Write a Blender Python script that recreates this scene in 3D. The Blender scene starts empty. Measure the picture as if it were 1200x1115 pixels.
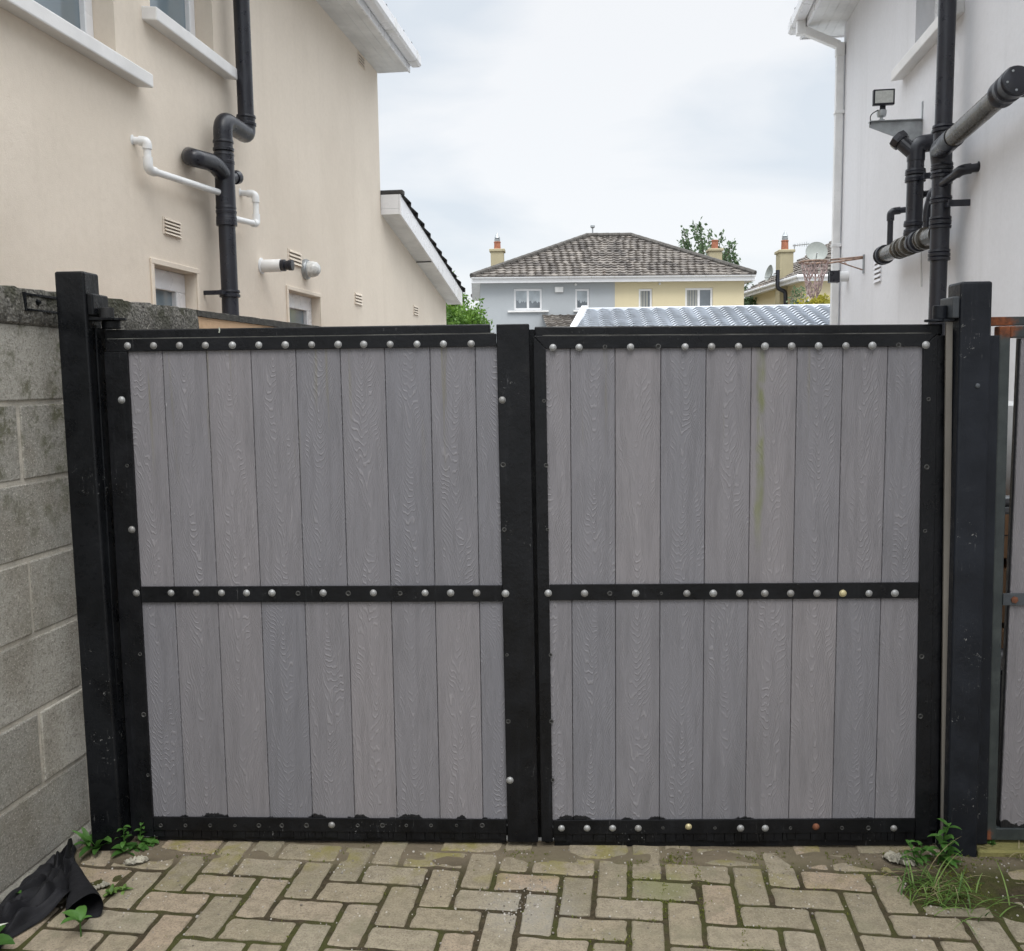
import bpy, bmesh, math, random
from mathutils import Vector, Matrix, noise
random.seed(7)
S = bpy.context.scene
COL = S.collection
PI = math.pi

# ---------------------------------------------------------------- camera
F = 1100.0; PITCH = math.radians(5.95); ROLL = math.radians(0.75); YAW = math.radians(2.5)
CAM = Vector((0.06, -3.13, 1.63))
_fw = Vector((-math.sin(YAW)*math.cos(PITCH), math.cos(YAW)*math.cos(PITCH), -math.sin(PITCH)))
_r0 = Vector((math.cos(YAW), math.sin(YAW), 0)); _u0 = _r0.cross(_fw)
_R = _r0*math.cos(ROLL) - _u0*math.sin(ROLL)
_U = _r0*math.sin(ROLL) + _u0*math.cos(ROLL)
cd = bpy.data.cameras.new('camera'); cam = bpy.data.objects.new('camera', cd); COL.objects.link(cam)
m = Matrix((_R, _U, -_fw)).transposed().to_4x4(); m.translation = CAM
cam.matrix_world = m
cd.sensor_width = 36; cd.lens = 36*F/1200; cd.clip_start = 0.05; cd.clip_end = 2000
S.camera = cam
S.render.resolution_x = 1024; S.render.resolution_y = 951

# ---------------------------------------------------------------- world: overcast sky
SUN_EL = math.radians(58); SUN_AZ = math.radians(168)     # azimuth clockwise from +y
world = bpy.data.worlds.new('World'); S.world = world; world.use_nodes = True
nt = world.node_tree; N = nt.nodes; L = nt.links
N.clear()
out = N.new('ShaderNodeOutputWorld')
sky = N.new('ShaderNodeTexSky'); sky.sky_type = 'NISHITA'; sky.sun_disc = False
sky.sun_elevation = SUN_EL; sky.sun_rotation = SUN_AZ
bg1 = N.new('ShaderNodeBackground'); bg1.inputs[1].default_value = 0.012
L.new(sky.outputs[0], bg1.inputs[0])
tc = N.new('ShaderNodeTexCoord'); sp = N.new('ShaderNodeSeparateXYZ'); L.new(tc.outputs['Generated'], sp.inputs[0])
mp = N.new('ShaderNodeMapping'); mp.inputs['Scale'].default_value = (1.0, 1.0, 3.0); mp.inputs['Location'].default_value = (3.1, 0.4, 1.7)
L.new(tc.outputs['Generated'], mp.inputs[0])
nz = N.new('ShaderNodeTexNoise'); nz.inputs['Scale'].default_value = 3.0; nz.inputs['Detail'].default_value = 7; nz.inputs['Roughness'].default_value = .48
nz.inputs['Distortion'].default_value = .35
L.new(mp.outputs[0], nz.inputs['Vector'])
cr = N.new('ShaderNodeValToRGB')
cr.color_ramp.elements[0].position = .40; cr.color_ramp.elements[0].color = (.755, .81, .865, 1)
cr.color_ramp.elements[1].position = .60; cr.color_ramp.elements[1].color = (.95, .96, .97, 1)
L.new(nz.outputs[0], cr.inputs[0])
# an overcast sky is up to three times brighter overhead than at the horizon
zr = N.new('ShaderNodeMapRange'); zr.inputs['From Min'].default_value = .37; zr.inputs['From Max'].default_value = 1.0
zr.inputs['To Min'].default_value = 0.66; zr.inputs['To Max'].default_value = 2.9
L.new(sp.outputs[2], zr.inputs['Value'])
bg2 = N.new('ShaderNodeBackground'); L.new(cr.outputs[0], bg2.inputs[0]); L.new(zr.outputs[0], bg2.inputs[1])
ad = N.new('ShaderNodeAddShader'); L.new(bg1.outputs[0], ad.inputs[0]); L.new(bg2.outputs[0], ad.inputs[1])
L.new(ad.outputs[0], out.inputs['Surface'])

sd = bpy.data.lights.new('sun', 'SUN'); sd.energy = 1.2; sd.angle = math.radians(25); sd.color = (1, .965, .92)
so = bpy.data.objects.new('sun', sd); COL.objects.link(so)
so.location = (0, -5, 12)
_d = Vector((math.sin(SUN_AZ)*math.cos(SUN_EL), math.cos(SUN_AZ)*math.cos(SUN_EL), math.sin(SUN_EL)))
so.rotation_euler = _d.to_track_quat('Z', 'Y').to_euler()
S.view_settings.view_transform = 'Standard'; S.view_settings.look = 'None'
S.view_settings.exposure = 0.48; S.view_settings.gamma = 1
S.cycles.max_bounces = 8

# ---------------------------------------------------------------- pixel -> real plane helpers
def ray(px, py):
    return _fw + _R*((px-600)/F) + _U*((557.5-py)/F)
def hit(px, py, p0, n):
    d = ray(px, py); t = (Vector(p0)-CAM).dot(n)/d.dot(n)
    return CAM + d*t
def G(px, py, y=0.0):
    q = hit(px, py, (0, y, 0), Vector((0, 1, 0))); return q.x, q.z
def GR(px, py, z=0.0):
    return hit(px, py, (0, 0, z), Vector((0, 0, 1)))
def AT(px, py, depth):
    return CAM + ray(px, py)*depth

# ---------------------------------------------------------------- mesh builder
class MB:
    def __init__(s): s.v = []; s.f = []; s.uv = []; s.col = []
    def add(s, vs, fs, uvs=None, col=None):
        b = len(s.v); s.v += [tuple(v) for v in vs]
        for i, f in enumerate(fs):
            s.f.append([b+k for k in f])
            s.uv.append(uvs[i] if uvs else [(0, 0)]*len(f))
            s.col.append(col if col is not None else 0.5)
    def hexa(s, P, col=None):      # P: 8 corners, bottom 0-3, top 4-7
        s.add(P, [(0, 3, 2, 1), (4, 5, 6, 7), (0, 1, 5, 4), (1, 2, 6, 5), (2, 3, 7, 6), (3, 0, 4, 7)], None, col)
    def box(s, x0, x1, y0, y1, z0, z1, col=None, fr=None):
        P = [(x0, y0, z0), (x1, y0, z0), (x1, y1, z0), (x0, y1, z0), (x0, y0, z1), (x1, y0, z1), (x1, y1, z1), (x0, y1, z1)]
        if fr: P = [fr(*p) for p in P]
        s.hexa(P, col)
    def ring(s, c, ax, r, n=16, ph=0):
        ax = Vector(ax).normalized(); a = ax.orthogonal().normalized(); b = ax.cross(a)
        return [tuple(Vector(c)+a*(r*math.cos(2*PI*k/n+ph))+b*(r*math.sin(2*PI*k/n+ph))) for k in range(n)]
    def cyl(s, p0, p1, r, r1=None, n=18, caps=True):
        r1 = r if r1 is None else r1; ax = Vector(p1)-Vector(p0)
        A = s.ring(p0, ax, r, n); B = s.ring(p1, ax, r1, n)
        fs = [(k, (k+1) % n, n+(k+1) % n, n+k) for k in range(n)]
        if caps: fs += [tuple(range(n-1, -1, -1)), tuple(range(n, 2*n))]
        s.add(A+B, fs)
    def tube(s, pts, r, n=14, caps=True, rs=None):
        pts = [Vector(p) for p in pts]; m_ = len(pts)
        tang = []
        for i in range(m_):
            t = (pts[min(i+1, m_-1)]-pts[max(i-1, 0)])
            tang.append(t.normalized())
        a = tang[0].orthogonal().normalized(); vs = []
        for i in range(m_):
            a = (a - tang[i]*a.dot(tang[i])).normalized(); b = tang[i].cross(a)
            rr = rs[i] if rs else r
            vs += [pts[i]+a*(rr*math.cos(2*PI*k/n))+b*(rr*math.sin(2*PI*k/n)) for k in range(n)]
        fs = []
        for i in range(m_-1):
            for k in range(n):
                fs.append((i*n+k, i*n+(k+1) % n, (i+1)*n+(k+1) % n, (i+1)*n+k))
        if caps: fs += [tuple(range(n-1, -1, -1)), tuple(range((m_-1)*n, m_*n))]
        s.add(vs, fs)
    def lathe(s, c, ax, prof, n=16):   # prof: (radius, height along ax)
        c = Vector(c); ax = Vector(ax).normalized(); vs = []
        for r, h in prof: vs += s.ring(c+ax*h, ax, max(r, 1e-4), n)
        fs = []
        for i in range(len(prof)-1):
            for k in range(n):
                fs.append((i*n+k, i*n+(k+1) % n, (i+1)*n+(k+1) % n, (i+1)*n+k))
        fs += [tuple(range(n-1, -1, -1)), tuple(range((len(prof)-1)*n, len(prof)*n))]
        s.add(vs, fs)
    def prism(s, poly, ext):   # poly: list of 3D pts, ext: vector
        n = len(poly); e = Vector(ext); A = [Vector(p) for p in poly]; B = [p+e for p in A]
        s.add(A+B, [tuple(range(n-1, -1, -1)), tuple(range(n, 2*n))]+[(k, (k+1) % n, n+(k+1) % n, n+k) for k in range(n)])
    def quad(s, a, b, c, d, col=None): s.add([a, b, c, d], [(0, 1, 2, 3)], [[(0, 0), (1, 0), (1, 1), (0, 1)]], col)
    def build(s, name, mat, parent=None, bevel=0, smooth=False, segs=1, fixn=True):
        me = bpy.data.meshes.new(name); me.from_pydata(s.v, [], s.f); me.update()
        uvl = me.uv_layers.new(name='UVMap'); k = 0
        for u in s.uv:
            for c in u:
                uvl.data[k].uv = c; k += 1
        ca = me.attributes.new('tint', 'FLOAT', 'FACE')
        ca.data.foreach_set('value', s.col)
        if fixn or bevel:
            bm = bmesh.new(); bm.from_mesh(me)
            if fixn: bmesh.ops.recalc_face_normals(bm, faces=bm.faces)
            if bevel:
                es = [e for e in bm.edges if len(e.link_faces) == 2 and e.calc_face_angle(0) > .6]
                bmesh.ops.bevel(bm, geom=es, offset=bevel, segments=segs, affect='EDGES', profile=.5, clamp_overlap=True)
            bm.to_mesh(me); bm.free()
        if smooth:
            me.polygons.foreach_set('use_smooth', [True]*len(me.polygons))
            try: me.set_sharp_from_angle(angle=math.radians(40))
            except Exception: pass
        me.materials.append(mat)
        o = bpy.data.objects.new(name, me); COL.objects.link(o)
        if parent: 
            o.parent = parent
            o.matrix_parent_inverse = Matrix.Translation(-parent.location) if parent.type == 'EMPTY' else Matrix.Identity(4)
        return o

def empty(name, loc, label, cat, group=None):
    o = bpy.data.objects.new(name, None); COL.objects.link(o); o.location = loc
    o.empty_display_size = .1
    return tag(o, label, cat, group)
def tag(o, label=None, cat=None, group=None, kind=None):
    if label: o['label'] = label
    if cat: o['category'] = cat
    if group: o['group'] = group
    if kind: o['kind'] = kind
    return o
def dup(root, shift, label=None, group=None):
    r = root.copy(); COL.objects.link(r); r.location = root.location + Vector(shift)
    if label: r['label'] = label
    if group: r['group'] = group
    for ch in list(root.children):
        c = ch.copy(); COL.objects.link(c); c.parent = r
        for g in ch.children:
            d = g.copy(); COL.objects.link(d); d.parent = c
    return r

# ---------------------------------------------------------------- materials
def newmat(name):
    mt = bpy.data.materials.new(name); mt.use_nodes = True
    return mt, mt.node_tree.nodes, mt.node_tree.links, mt.node_tree.nodes['Principled BSDF']
def nmath(N, L, op, a, b=None, c=None):
    n = N.new('ShaderNodeMath'); n.operation = op
    for i, x in enumerate((a, b, c)):
        if x is None: continue
        if isinstance(x, (int, float)): n.inputs[i].default_value = x
        else: L.new(x, n.inputs[i])
    return n.outputs[0]
def nmix(N, L, fac, a, b, mode='MIX'):
    n = N.new('ShaderNodeMix'); n.data_type = 'RGBA'; n.blend_type = mode
    for i, x in ((0, fac), (6, a), (7, b)):
        if isinstance(x, (int, float)): n.inputs[i].default_value = x
        elif isinstance(x, tuple): n.inputs[i].default_value = x if len(x) == 4 else x+(1,)
        else: L.new(x, n.inputs[i])
    return n.outputs[2]
def nnoise(N, L, vec, scale, detail=4, rough=.5, sc=None, dist=0, loc=None):
    if sc or loc:
        mp = N.new('ShaderNodeMapping'); mp.inputs['Scale'].default_value = sc or (1, 1, 1)
        if loc: mp.inputs['Location'].default_value = loc
        L.new(vec, mp.inputs[0]); vec = mp.outputs[0]
    n = N.new('ShaderNodeTexNoise'); n.inputs['Scale'].default_value = scale; n.inputs['Detail'].default_value = detail
    n.inputs['Roughness'].default_value = rough; n.inputs['Distortion'].default_value = dist
    L.new(vec, n.inputs['Vector']); return n.outputs[0]
def nramp(N, L, x, p0, p1, a=0.0, b=1.0, smooth=True):
    n = N.new('ShaderNodeMapRange'); n.inputs['From Min'].default_value = p0; n.inputs['From Max'].default_value = p1
    n.inputs['To Min'].default_value = a; n.inputs['To Max'].default_value = b
    if smooth: n.interpolation_type = 'SMOOTHSTEP'
    L.new(x, n.inputs['Value']); return n.outputs[0]
def nbump(N, L, h, dist=.01, strength=1, prev=None):
    b = N.new('ShaderNodeBump'); b.inputs['Distance'].default_value = dist; b.inputs['Strength'].default_value = strength
    L.new(h, b.inputs['Height'])
    if prev: L.new(prev, b.inputs['Normal'])
    return b.outputs[0]
def coord(N):
    return N.new('ShaderNodeNewGeometry').outputs['Position']
def c4(c): return c if len(c) == 4 else tuple(c)+(1,)

def basic(name, col, rough=.5, metal=0, var=.15, scale=8, bump=0, bscale=60, stretch=None, spec=.5, col2=None, speck=0):
    mt, N, L, P = newmat(name); co = coord(N)
    n1 = nnoise(N, L, co, scale, 6, .6, stretch)
    c2 = col2 or tuple(c*(1-var) for c in col[:3]); c1 = tuple(min(1, c*(1+var*.5)) for c in col[:3])
    cc = nmix(N, L, nramp(N, L, n1, .3, .7), c4(c2), c4(c1))
    if speck:
        n3 = nnoise(N, L, co, bscale*1.5, 3, .7)
        cc = nmix(N, L, nramp(N, L, n3, .35, .75, 0, speck), cc, c4(tuple(c*.3 for c in col[:3])))
    L.new(cc, P.inputs['Base Color'])
    P.inputs['Metallic'].default_value = metal; P.inputs['Specular IOR Level'].default_value = spec
    L.new(nramp(N, L, nnoise(N, L, co, scale*3, 4, .6), .3, .7, max(0, rough-.08), min(1, rough+.08)), P.inputs['Roughness'])
    if bump: L.new(nbump(N, L, nnoise(N, L, co, bscale, 5, .65), bump), P.inputs['Normal'])
    return mt

def render_wall(name, col, dirt, streak=.25, bump=.0015, grain=180, patch=.5, spots=0.0):
    """painted smooth render with damp patches, rain streaks and a fine grain"""
    mt, N, L, P = newmat(name); co = coord(N)
    big = nnoise(N, L, co, .9, 5, .55)
    st = nnoise(N, L, co, 1.0, 5, .6, (5, 5, .35))
    fine = nnoise(N, L, co, 30, 5, .6)
    c = nmix(N, L, nramp(N, L, big, .38, .68, 0, patch), c4(col), c4(tuple(min(1, a*.5+b*.5) for a, b in zip(col, dirt))))
    c = nmix(N, L, nramp(N, L, st, .5, .75, 0, streak), c, c4(dirt))
    c = nmix(N, L, nramp(N, L, fine, .3, .8, 0, .24), c, c4(dirt))
    if spots:
        sp_ = nnoise(N, L, co, 11, 4, .75, (1, 1, .5))
        c = nmix(N, L, nramp(N, L, sp_, .68, .78, 0, spots), c, c4(tuple(a*.6 for a in dirt)))
    L.new(c, P.inputs['Base Color']); P.inputs['Roughness'].default_value = .82; P.inputs['Specular IOR Level'].default_value = .25
    h = nnoise(N, L, co, grain, 3, .6); b = nbump(N, L, h, bump)
    h2 = nnoise(N, L, co, 6, 4, .5); b = nbump(N, L, h2, .012, .35, b)
    L.new(b, P.inputs['Normal']); return mt

def black_paint(name, base=(.0045, .0048, .0058), rough=.33, scuff=.5, dust=.25, fade=(.05, .055, .062)):
    """brushed black metal paint: chips, scratches, dust and run marks"""
    mt, N, L, P = newmat(name); co = coord(N)
    big = nnoise(N, L, co, 3.5, 5, .6)
    vert = nnoise(N, L, co, 1.0, 6, .7, (40, 40, 1.6))
    c = nmix(N, L, nramp(N, L, big, .35, .7), c4(base), c4(tuple(a*1.9 for a in base)))
    c = nmix(N, L, nramp(N, L, vert, .55, .8, 0, .7*dust), c, c4(fade))
    chips = nnoise(N, L, co, 75, 3, .8); mask = nnoise(N, L, co, 5, 4, .6, None, 0, (4, 1, 2))
    chip = nmath(N, L, 'MULTIPLY', nramp(N, L, chips, .64, .68, 0, .8), nramp(N, L, mask, .54, .64, 0, scuff))
    c = nmix(N, L, chip, c, (.30, .30, .29))
    scr = nnoise(N, L, co, 1.0, 3, .8, (150, 150, 9), 1.2)
    sc2 = nmath(N, L, 'MULTIPLY', nramp(N, L, scr, .66, .70, 0, .8), nramp(N, L, mask, .48, .62, 0, scuff))
    c = nmix(N, L, sc2, c, (.16, .16, .16))
    dn = nnoise(N, L, co, 22, 6, .7)
    c = nmix(N, L, nramp(N, L, dn, .58, .85, 0, dust*.7), c, (.06, .057, .05))
    L.new(c, P.inputs['Base Color'])
    L.new(nramp(N, L, nnoise(N, L, co, 14, 5, .65), .3, .7, rough-.1, rough+.2), P.inputs['Roughness'])
    P.inputs['Specular IOR Level'].default_value = .22
    b = nbump(N, L, nnoise(N, L, co, 55, 4, .6), .0016)
    b = nbump(N, L, nnoise(N, L, co, 9, 3, .5), .004, .5, b)
    L.new(b, P.inputs['Normal']); return mt

M = {}
M['cream'] = render_wall('cream render', (.765, .678, .572), (.61, .53, .435), .24, patch=.75, spots=.16)
M['white'] = render_wall('white render', (.75, .75, .77), (.60, .60, .61), .35, patch=.6)
M['black'] = black_paint('black gate paint')
M['black_low'] = black_paint('black gate paint worn', (.004, .0042, .005), .38, .9, .35)
M['black_post'] = black_paint('black post paint', (.0045, .005, .006), .30, .9, .15)
M['grey_post'] = black_paint('grey black post paint', (.009, .0105, .014), .38, .9, .3, (.04, .045, .055))
M['worn_post'] = black_paint('worn grey paint', (.05, .055, .06), .5, .8, .4, (.16, .165, .17))
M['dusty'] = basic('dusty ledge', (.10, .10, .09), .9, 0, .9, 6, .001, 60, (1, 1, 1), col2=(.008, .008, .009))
M['green_steel'] = black_paint('dark green grey steel paint', (.028, .036, .038), .5, .4, .3, (.07, .08, .08))
M['pvc_black'] = basic('black pvc', (.016, .017, .024), .33, 0, .3, 5, .0006, 40)
M['pvc_sheen'] = basic('black pvc with sheen colour', (.085, .075, .06), .24, .15, .5, 6, .0006, 40, (1, 1, 1))  # lighter brownish base colour paints in the sheen on the pipes
M['pvc_white'] = basic('white pvc', (.78, .78, .77), .35, 0, .08, 6)
M['upvc'] = basic('white window plastic', (.80, .80, .81), .3, 0, .03, 1.5)
M['sill'] = basic('painted sill', (.76, .75, .735), .55, 0, .09, 3, .0008, 90)
M['soffit'] = basic('white soffit board', (.72, .72, .71), .45, 0, .14, 4)
M['galv'] = basic('galvanised steel', (.38, .40, .41), .42, .6, .25, 12, .0004, 70)
M['bolt'] = basic('zinc bolt head', (.34, .345, .345), .42, .35, .2, 60, .0006, 300)
M['brass'] = basic('yellowed bolt head', (.55, .48, .28), .42, .35, .2, 60)
M['rustbolt'] = basic('rusty bolt head', (.16, .06, .03), .8, .1, .4, 80)
M['hole'] = basic('bare bolt hole', (.006, .006, .006), .8, 0, .1, 30)
M['holering'] = basic('worn ring of bare metal', (.085, .085, .082), .5, .4, .6, 90, .001, 200)
M['plinth'] = basic('dirty cement fillet', (.22, .21, .18), .95, 0, .5, 14, .004, 90, speck=.5)
M['mortar'] = basic('grey mortar', (.54, .50, .43), .95, 0, .25, 14, .003, 160, speck=.4)
M['tan'] = render_wall('tan painted render', (.62, .42, .26), (.46, .30, .18), .35, .003, 60)
M['dark_coping'] = basic('weathered mossy coping', (.055, .052, .045), .95, 0, .5, 30, .008, 120)
M['lamp_glass'] = basic('frosted lamp glass', (.62, .62, .60), .15, 0, .25, 40)
M['led'] = basic('floodlight lens', (.52, .53, .50), .25, 0, .1, 30)
M['terracotta'] = basic('terracotta pot', (.34, .13, .075), .8, 0, .3, 10)
M['dish'] = basic('grey dish', (.27, .29, .27), .5, 0, .1, 10)
M['bark'] = basic('bark', (.10, .08, .06), .9, 0, .3, 10, .01, 30)
M['fabric'] = basic('black landscape fabric', (.008, .008, .010), .72, 0, .5, 9, .0012, 260, None, .3)
M['card'] = basic('brown cardboard', (.30, .17, .09), .85, 0, .18, 9)
M['net'] = basic('red and white net cord', (.58, .45, .43), .8, 0, .5, 40)
M['rim'] = basic('faded red hoop paint', (.38, .26, .20), .6, .3, .5, 30)
M['paleleaf'] = basic('pale dry leaf', (.48, .50, .42), .6, 0, .15, 20)
M['deadleaf'] = basic('crumpled dead leaf', (.33, .31, .25), .85, 0, .45, 45, .004, 60)
M['teal'] = basic('teal net', (.02, .28, .22), .7, 0, .3, 30)
M['concrete'] = basic('grey concrete', (.26, .255, .24), .9, 0, .3, 3, .004, 60, speck=.3)
M['darkgrit'] = basic('dark stub', (.01, .01, .01), .7, 0, .3, 20)

def bolt_mat():
    mt = M['bolt']; N = mt.node_tree.nodes; L = mt.node_tree.links; P = N['Principled BSDF']
    oi = N.new('ShaderNodeObjectInfo'); src = P.inputs['Base Color'].links[0].from_socket
    c = nmix(N, L, nramp(N, L, oi.outputs['Random'], .1, 1, 0, .55), src, (.17, .16, .15))
    st = nnoise(N, L, coord(N), 120, 4, .7); c = nmix(N, L, nramp(N, L, st, .55, .7, 0, .6), c, (.14, .11, .08))
    L.new(c, P.inputs['Base Color'])
bolt_mat()
def rusty_steel(name):
    mt, N, L, P = newmat(name); co = coord(N)
    n = nnoise(N, L, co, 11, 6, .65); n2 = nnoise(N, L, co, 45, 5, .7)
    rust = nmix(N, L, nramp(N, L, n2, .3, .7), (.24, .075, .028), (.085, .035, .02))
    # corrosion lives at the corner joint: limited by distance from the joint
    d = N.new('ShaderNodeVectorMath'); d.operation = 'DISTANCE'; L.new(co, d.inputs[0]); d.inputs[1].default_value = (1.512, 0, 1.778)
    far = nmath(N, L, 'ADD', d.outputs['Value'], nmath(N, L, 'MULTIPLY', nmath(N, L, 'SUBTRACT', n, .5), .14))
    d2 = N.new('ShaderNodeVectorMath'); d2.operation = 'DISTANCE'; L.new(co, d2.inputs[0]); d2.inputs[1].default_value = (1.51, 0, .05)
    far2 = nmath(N, L, 'ADD', d2.outputs['Value'], nmath(N, L, 'MULTIPLY', nmath(N, L, 'SUBTRACT', n, .5), .14))
    f = nmath(N, L, 'MAXIMUM', nramp(N, L, far, .038, .062, 1, 0), nramp(N, L, far2, .03, .05, 1, 0))
    base = nmix(N, L, nramp(N, L, n, .4, .7), (.028, .035, .036), (.05, .06, .058))
    L.new(nmix(N, L, f, base, rust), P.inputs['Base Color'])
    L.new(nramp(N, L, f, 0, 1, .45, .95), P.inputs['Roughness'])
    L.new(nbump(N, L, n2, .002), P.inputs['Normal']); return mt
M['rusty'] = rusty_steel('green grey steel with rusty joints')

def tiles_far(name, a, b):
    mt, N, L, P = newmat(name); co = coord(N)
    at = N.new('ShaderNodeAttribute'); at.attribute_name = 'tint'
    c = nmix(N, L, at.outputs['Fac'], c4(a), c4(b))
    n = nnoise(N, L, co, 1.2, 6, .7); n3 = nnoise(N, L, co, .5, 3, .6)
    c = nmix(N, L, nramp(N, L, n, .55, .72, 0, .8), c, (.035, .032, .03))
    c = nmix(N, L, nramp(N, L, nnoise(N, L, co, 9, 4, .7), .5, .75, 0, .5), c, (.30, .28, .24))
    c = nmix(N, L, nramp(N, L, n3, .62, .7, 0, .7), c, (.20, .12, .07))
    L.new(c, P.inputs['Base Color']); P.inputs['Roughness'].default_value = .85
    L.new(nbump(N, L, nnoise(N, L, co, 25, 4, .6), .01), P.inputs['Normal'])
    return mt
M['rooftile'] = tiles_far('weathered concrete roof tile', (.078, .068, .062), (.215, .192, .17))
M['darktile'] = basic('dark slate grey tile', (.05, .048, .047), .8, 0, .4, 12, .006, 60)
M['metaltile'] = basic('pale grey blue metal tile', (.58, .61, .65), .45, .05, .15, 3, .0005, 40)
M['house_blue'] = render_wall('blue grey render', (.41, .435, .455), (.33, .35, .365), .15, .002, 60, .3)
M['house_yellow'] = render_wall('pale yellow render', (.66, .58, .39), (.54, .47, .31), .15, .002, 60, .3)
M['chimney'] = render_wall('weathered cream render', (.46, .41, .27), (.26, .23, .16), .4, .002, 60, .6)

def window_glass(name, col, rough=.06):
    mt, N, L, P = newmat(name); co = coord(N)
    n = nnoise(N, L, co, 1.6, 3, .5)
    L.new(nmix(N, L, nramp(N, L, n, .35, .65), c4(col), c4(tuple(c*.75 for c in col))), P.inputs['Base Color'])
    P.inputs['Roughness'].default_value = rough; P.inputs['Specular IOR Level'].default_value = .9
    L.new(nbump(N, L, nnoise(N, L, co, .9, 2, .5), .01, .3), P.inputs['Normal'])
    return mt
M['glass'] = window_glass('obscured bathroom glass', (.20, .25, .28), .09)
M['glass_dark'] = window_glass('dark window glass', (.035, .04, .045), .05)
M['glass_far'] = window_glass('window glass with net curtain', (.16, .18, .20), .05)
M['blind'] = basic('vertical blind slats', (.33, .33, .30), .8, 0, .1, 4)

def board_mat():
    """composite boards: embossed cathedral grain. UV.x runs -0.5..0.5 across a board, UV.y is height in metres plus a random shift"""
    mt, N, L, P = newmat('grey composite boards'); co = coord(N)
    uvn = N.new('ShaderNodeUVMap'); uvn.uv_map = 'UVMap'
    sp = N.new('ShaderNodeSeparateXYZ'); L.new(uvn.outputs[0], sp.inputs[0]); u = sp.outputs[0]; v = sp.outputs[1]
    at = N.new('ShaderNodeAttribute'); at.attribute_name = 'tint'; t = at.outputs['Fac']
    # wobble of the arch centre line
    cv = N.new('ShaderNodeCombineXYZ'); L.new(v, cv.inputs[1]); L.new(nmath(N, L, 'MULTIPLY', t, 50), cv.inputs[2])
    wob = nnoise(N, L, cv.outputs[0], 3.2, 2, .5)
    uu = nmath(N, L, 'ADD', u, nmath(N, L, 'MULTIPLY', nmath(N, L, 'SUBTRACT', wob, .5), .5))
    au = nmath(N, L, 'ABSOLUTE', uu)
    arch = nmath(N, L, 'MULTIPLY', nmath(N, L, 'POWER', au, 1.35), -30.0)
    cv2 = N.new('ShaderNodeCombineXYZ'); L.new(nmath(N, L, 'MULTIPLY', u, 1.3), cv2.inputs[0]); L.new(nmath(N, L, 'MULTIPLY', v, 1.6), cv2.inputs[1]); L.new(nmath(N, L, 'MULTIPLY', t, 50), cv2.inputs[2])
    n1 = nnoise(N, L, cv2.outputs[0], 1.8, 2, .5)
    cv3 = N.new('ShaderNodeCombineXYZ'); L.new(nmath(N, L, 'MULTIPLY', u, 6), cv3.inputs[0]); L.new(nmath(N, L, 'MULTIPLY', v, 14), cv3.inputs[1]); L.new(nmath(N, L, 'MULTIPLY', t, 50), cv3.inputs[2])
    n2 = nnoise(N, L, cv3.outputs[0], 1.5, 3, .6)
    f = nmath(N, L, 'ADD', nmath(N, L, 'MULTIPLY', v, nmath(N, L, 'SUBTRACT', 58.0, nmath(N, L, 'MULTIPLY', t, 34.0))), arch)
    f = nmath(N, L, 'ADD', f, nmath(N, L, 'MULTIPLY', n1, 13.0))
    f = nmath(N, L, 'ADD', f, nmath(N, L, 'MULTIPLY', n2, 1.1))
    w = nmath(N, L, 'SINE', nmath(N, L, 'MULTIPLY', f, 6.283*.82))
    ridge = nramp(N, L, w, .30, .98)
    # broken-up grain strength
    br = nnoise(N, L, cv3.outputs[0], 1.1, 3, .6, (1, .35, 1))
    amp = nramp(N, L, br, .30, .62, .2, 1)
    ridge = nmath(N, L, 'MULTIPLY', ridge, amp)
    # fine straight fibre
    fib = nnoise(N, L, co, 1.0, 4, .7, (420, 420, 9))
    # colour
    ct = nmix(N, L, t, (.158, .160, .180), (.232, .216, .224))
    c = nmix(N, L, nmath(N, L, 'MULTIPLY', ridge, .22), ct, (.39, .375, .38))
    c = nmix(N, L, nramp(N, L, fib, .35, .7, 0, .18), c, (.11, .11, .115))
    cloud = nnoise(N, L, co, 2.4, 5, .6, (1, 1, .7))
    c = nmix(N, L, nramp(N, L, cloud, .42, .7, 0, .25), c, (.13, .13, .14))
    # green-brown runs below the rail, thin and vertical
    spz = N.new('ShaderNodeSeparateXYZ'); L.new(co, spz.inputs[0]); z = spz.outputs[2]; x = spz.outputs[0]
    run = nnoise(N, L, co, 1.0, 4, .6, (26, 1, .9), 0, (2.3, 0, 0))
    run = nmath(N, L, 'MULTIPLY', nramp(N, L, run, .60, .72, 0, 1), nramp(N, L, z, 1.15, 1.72, 0, .55))
    c = nmix(N, L, run, c, (.17, .155, .08))
    # the one strong algae streak on the right leaf
    gx = nmath(N, L, 'ABSOLUTE', nmath(N, L, 'SUBTRACT', x, nmath(N, L, 'ADD', .748, nmath(N, L, 'MULTIPLY', nmath(N, L, 'SUBTRACT', nnoise(N, L, co, 4, 3, .6), .5), .05))))
    gs = nmath(N, L, 'MULTIPLY', nramp(N, L, gx, .004, .019, 1, 0), nramp(N, L, nnoise(N, L, co, 1.0, 3, .6, (8, 1, 5), 0, (1.2, 0, .4)), .42, .58, .05, .75))
    gs = nmath(N, L, 'MULTIPLY', gs, nmath(N, L, 'MULTIPLY', nramp(N, L, z, 1.0, 1.25), nramp(N, L, z, 1.62, 1.72, 1, .5)))
    c = nmix(N, L, gs, c, (.15, .165, .06))
    # black paint smeared off the bottom bar
    edge = nnoise(N, L, co, 1.0, 5, .75, (55, 1, 55)); lump = nnoise(N, L, co, 1.0, 2, .5, (7, 1, .01), 0, (.7, 0, 0))
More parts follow.
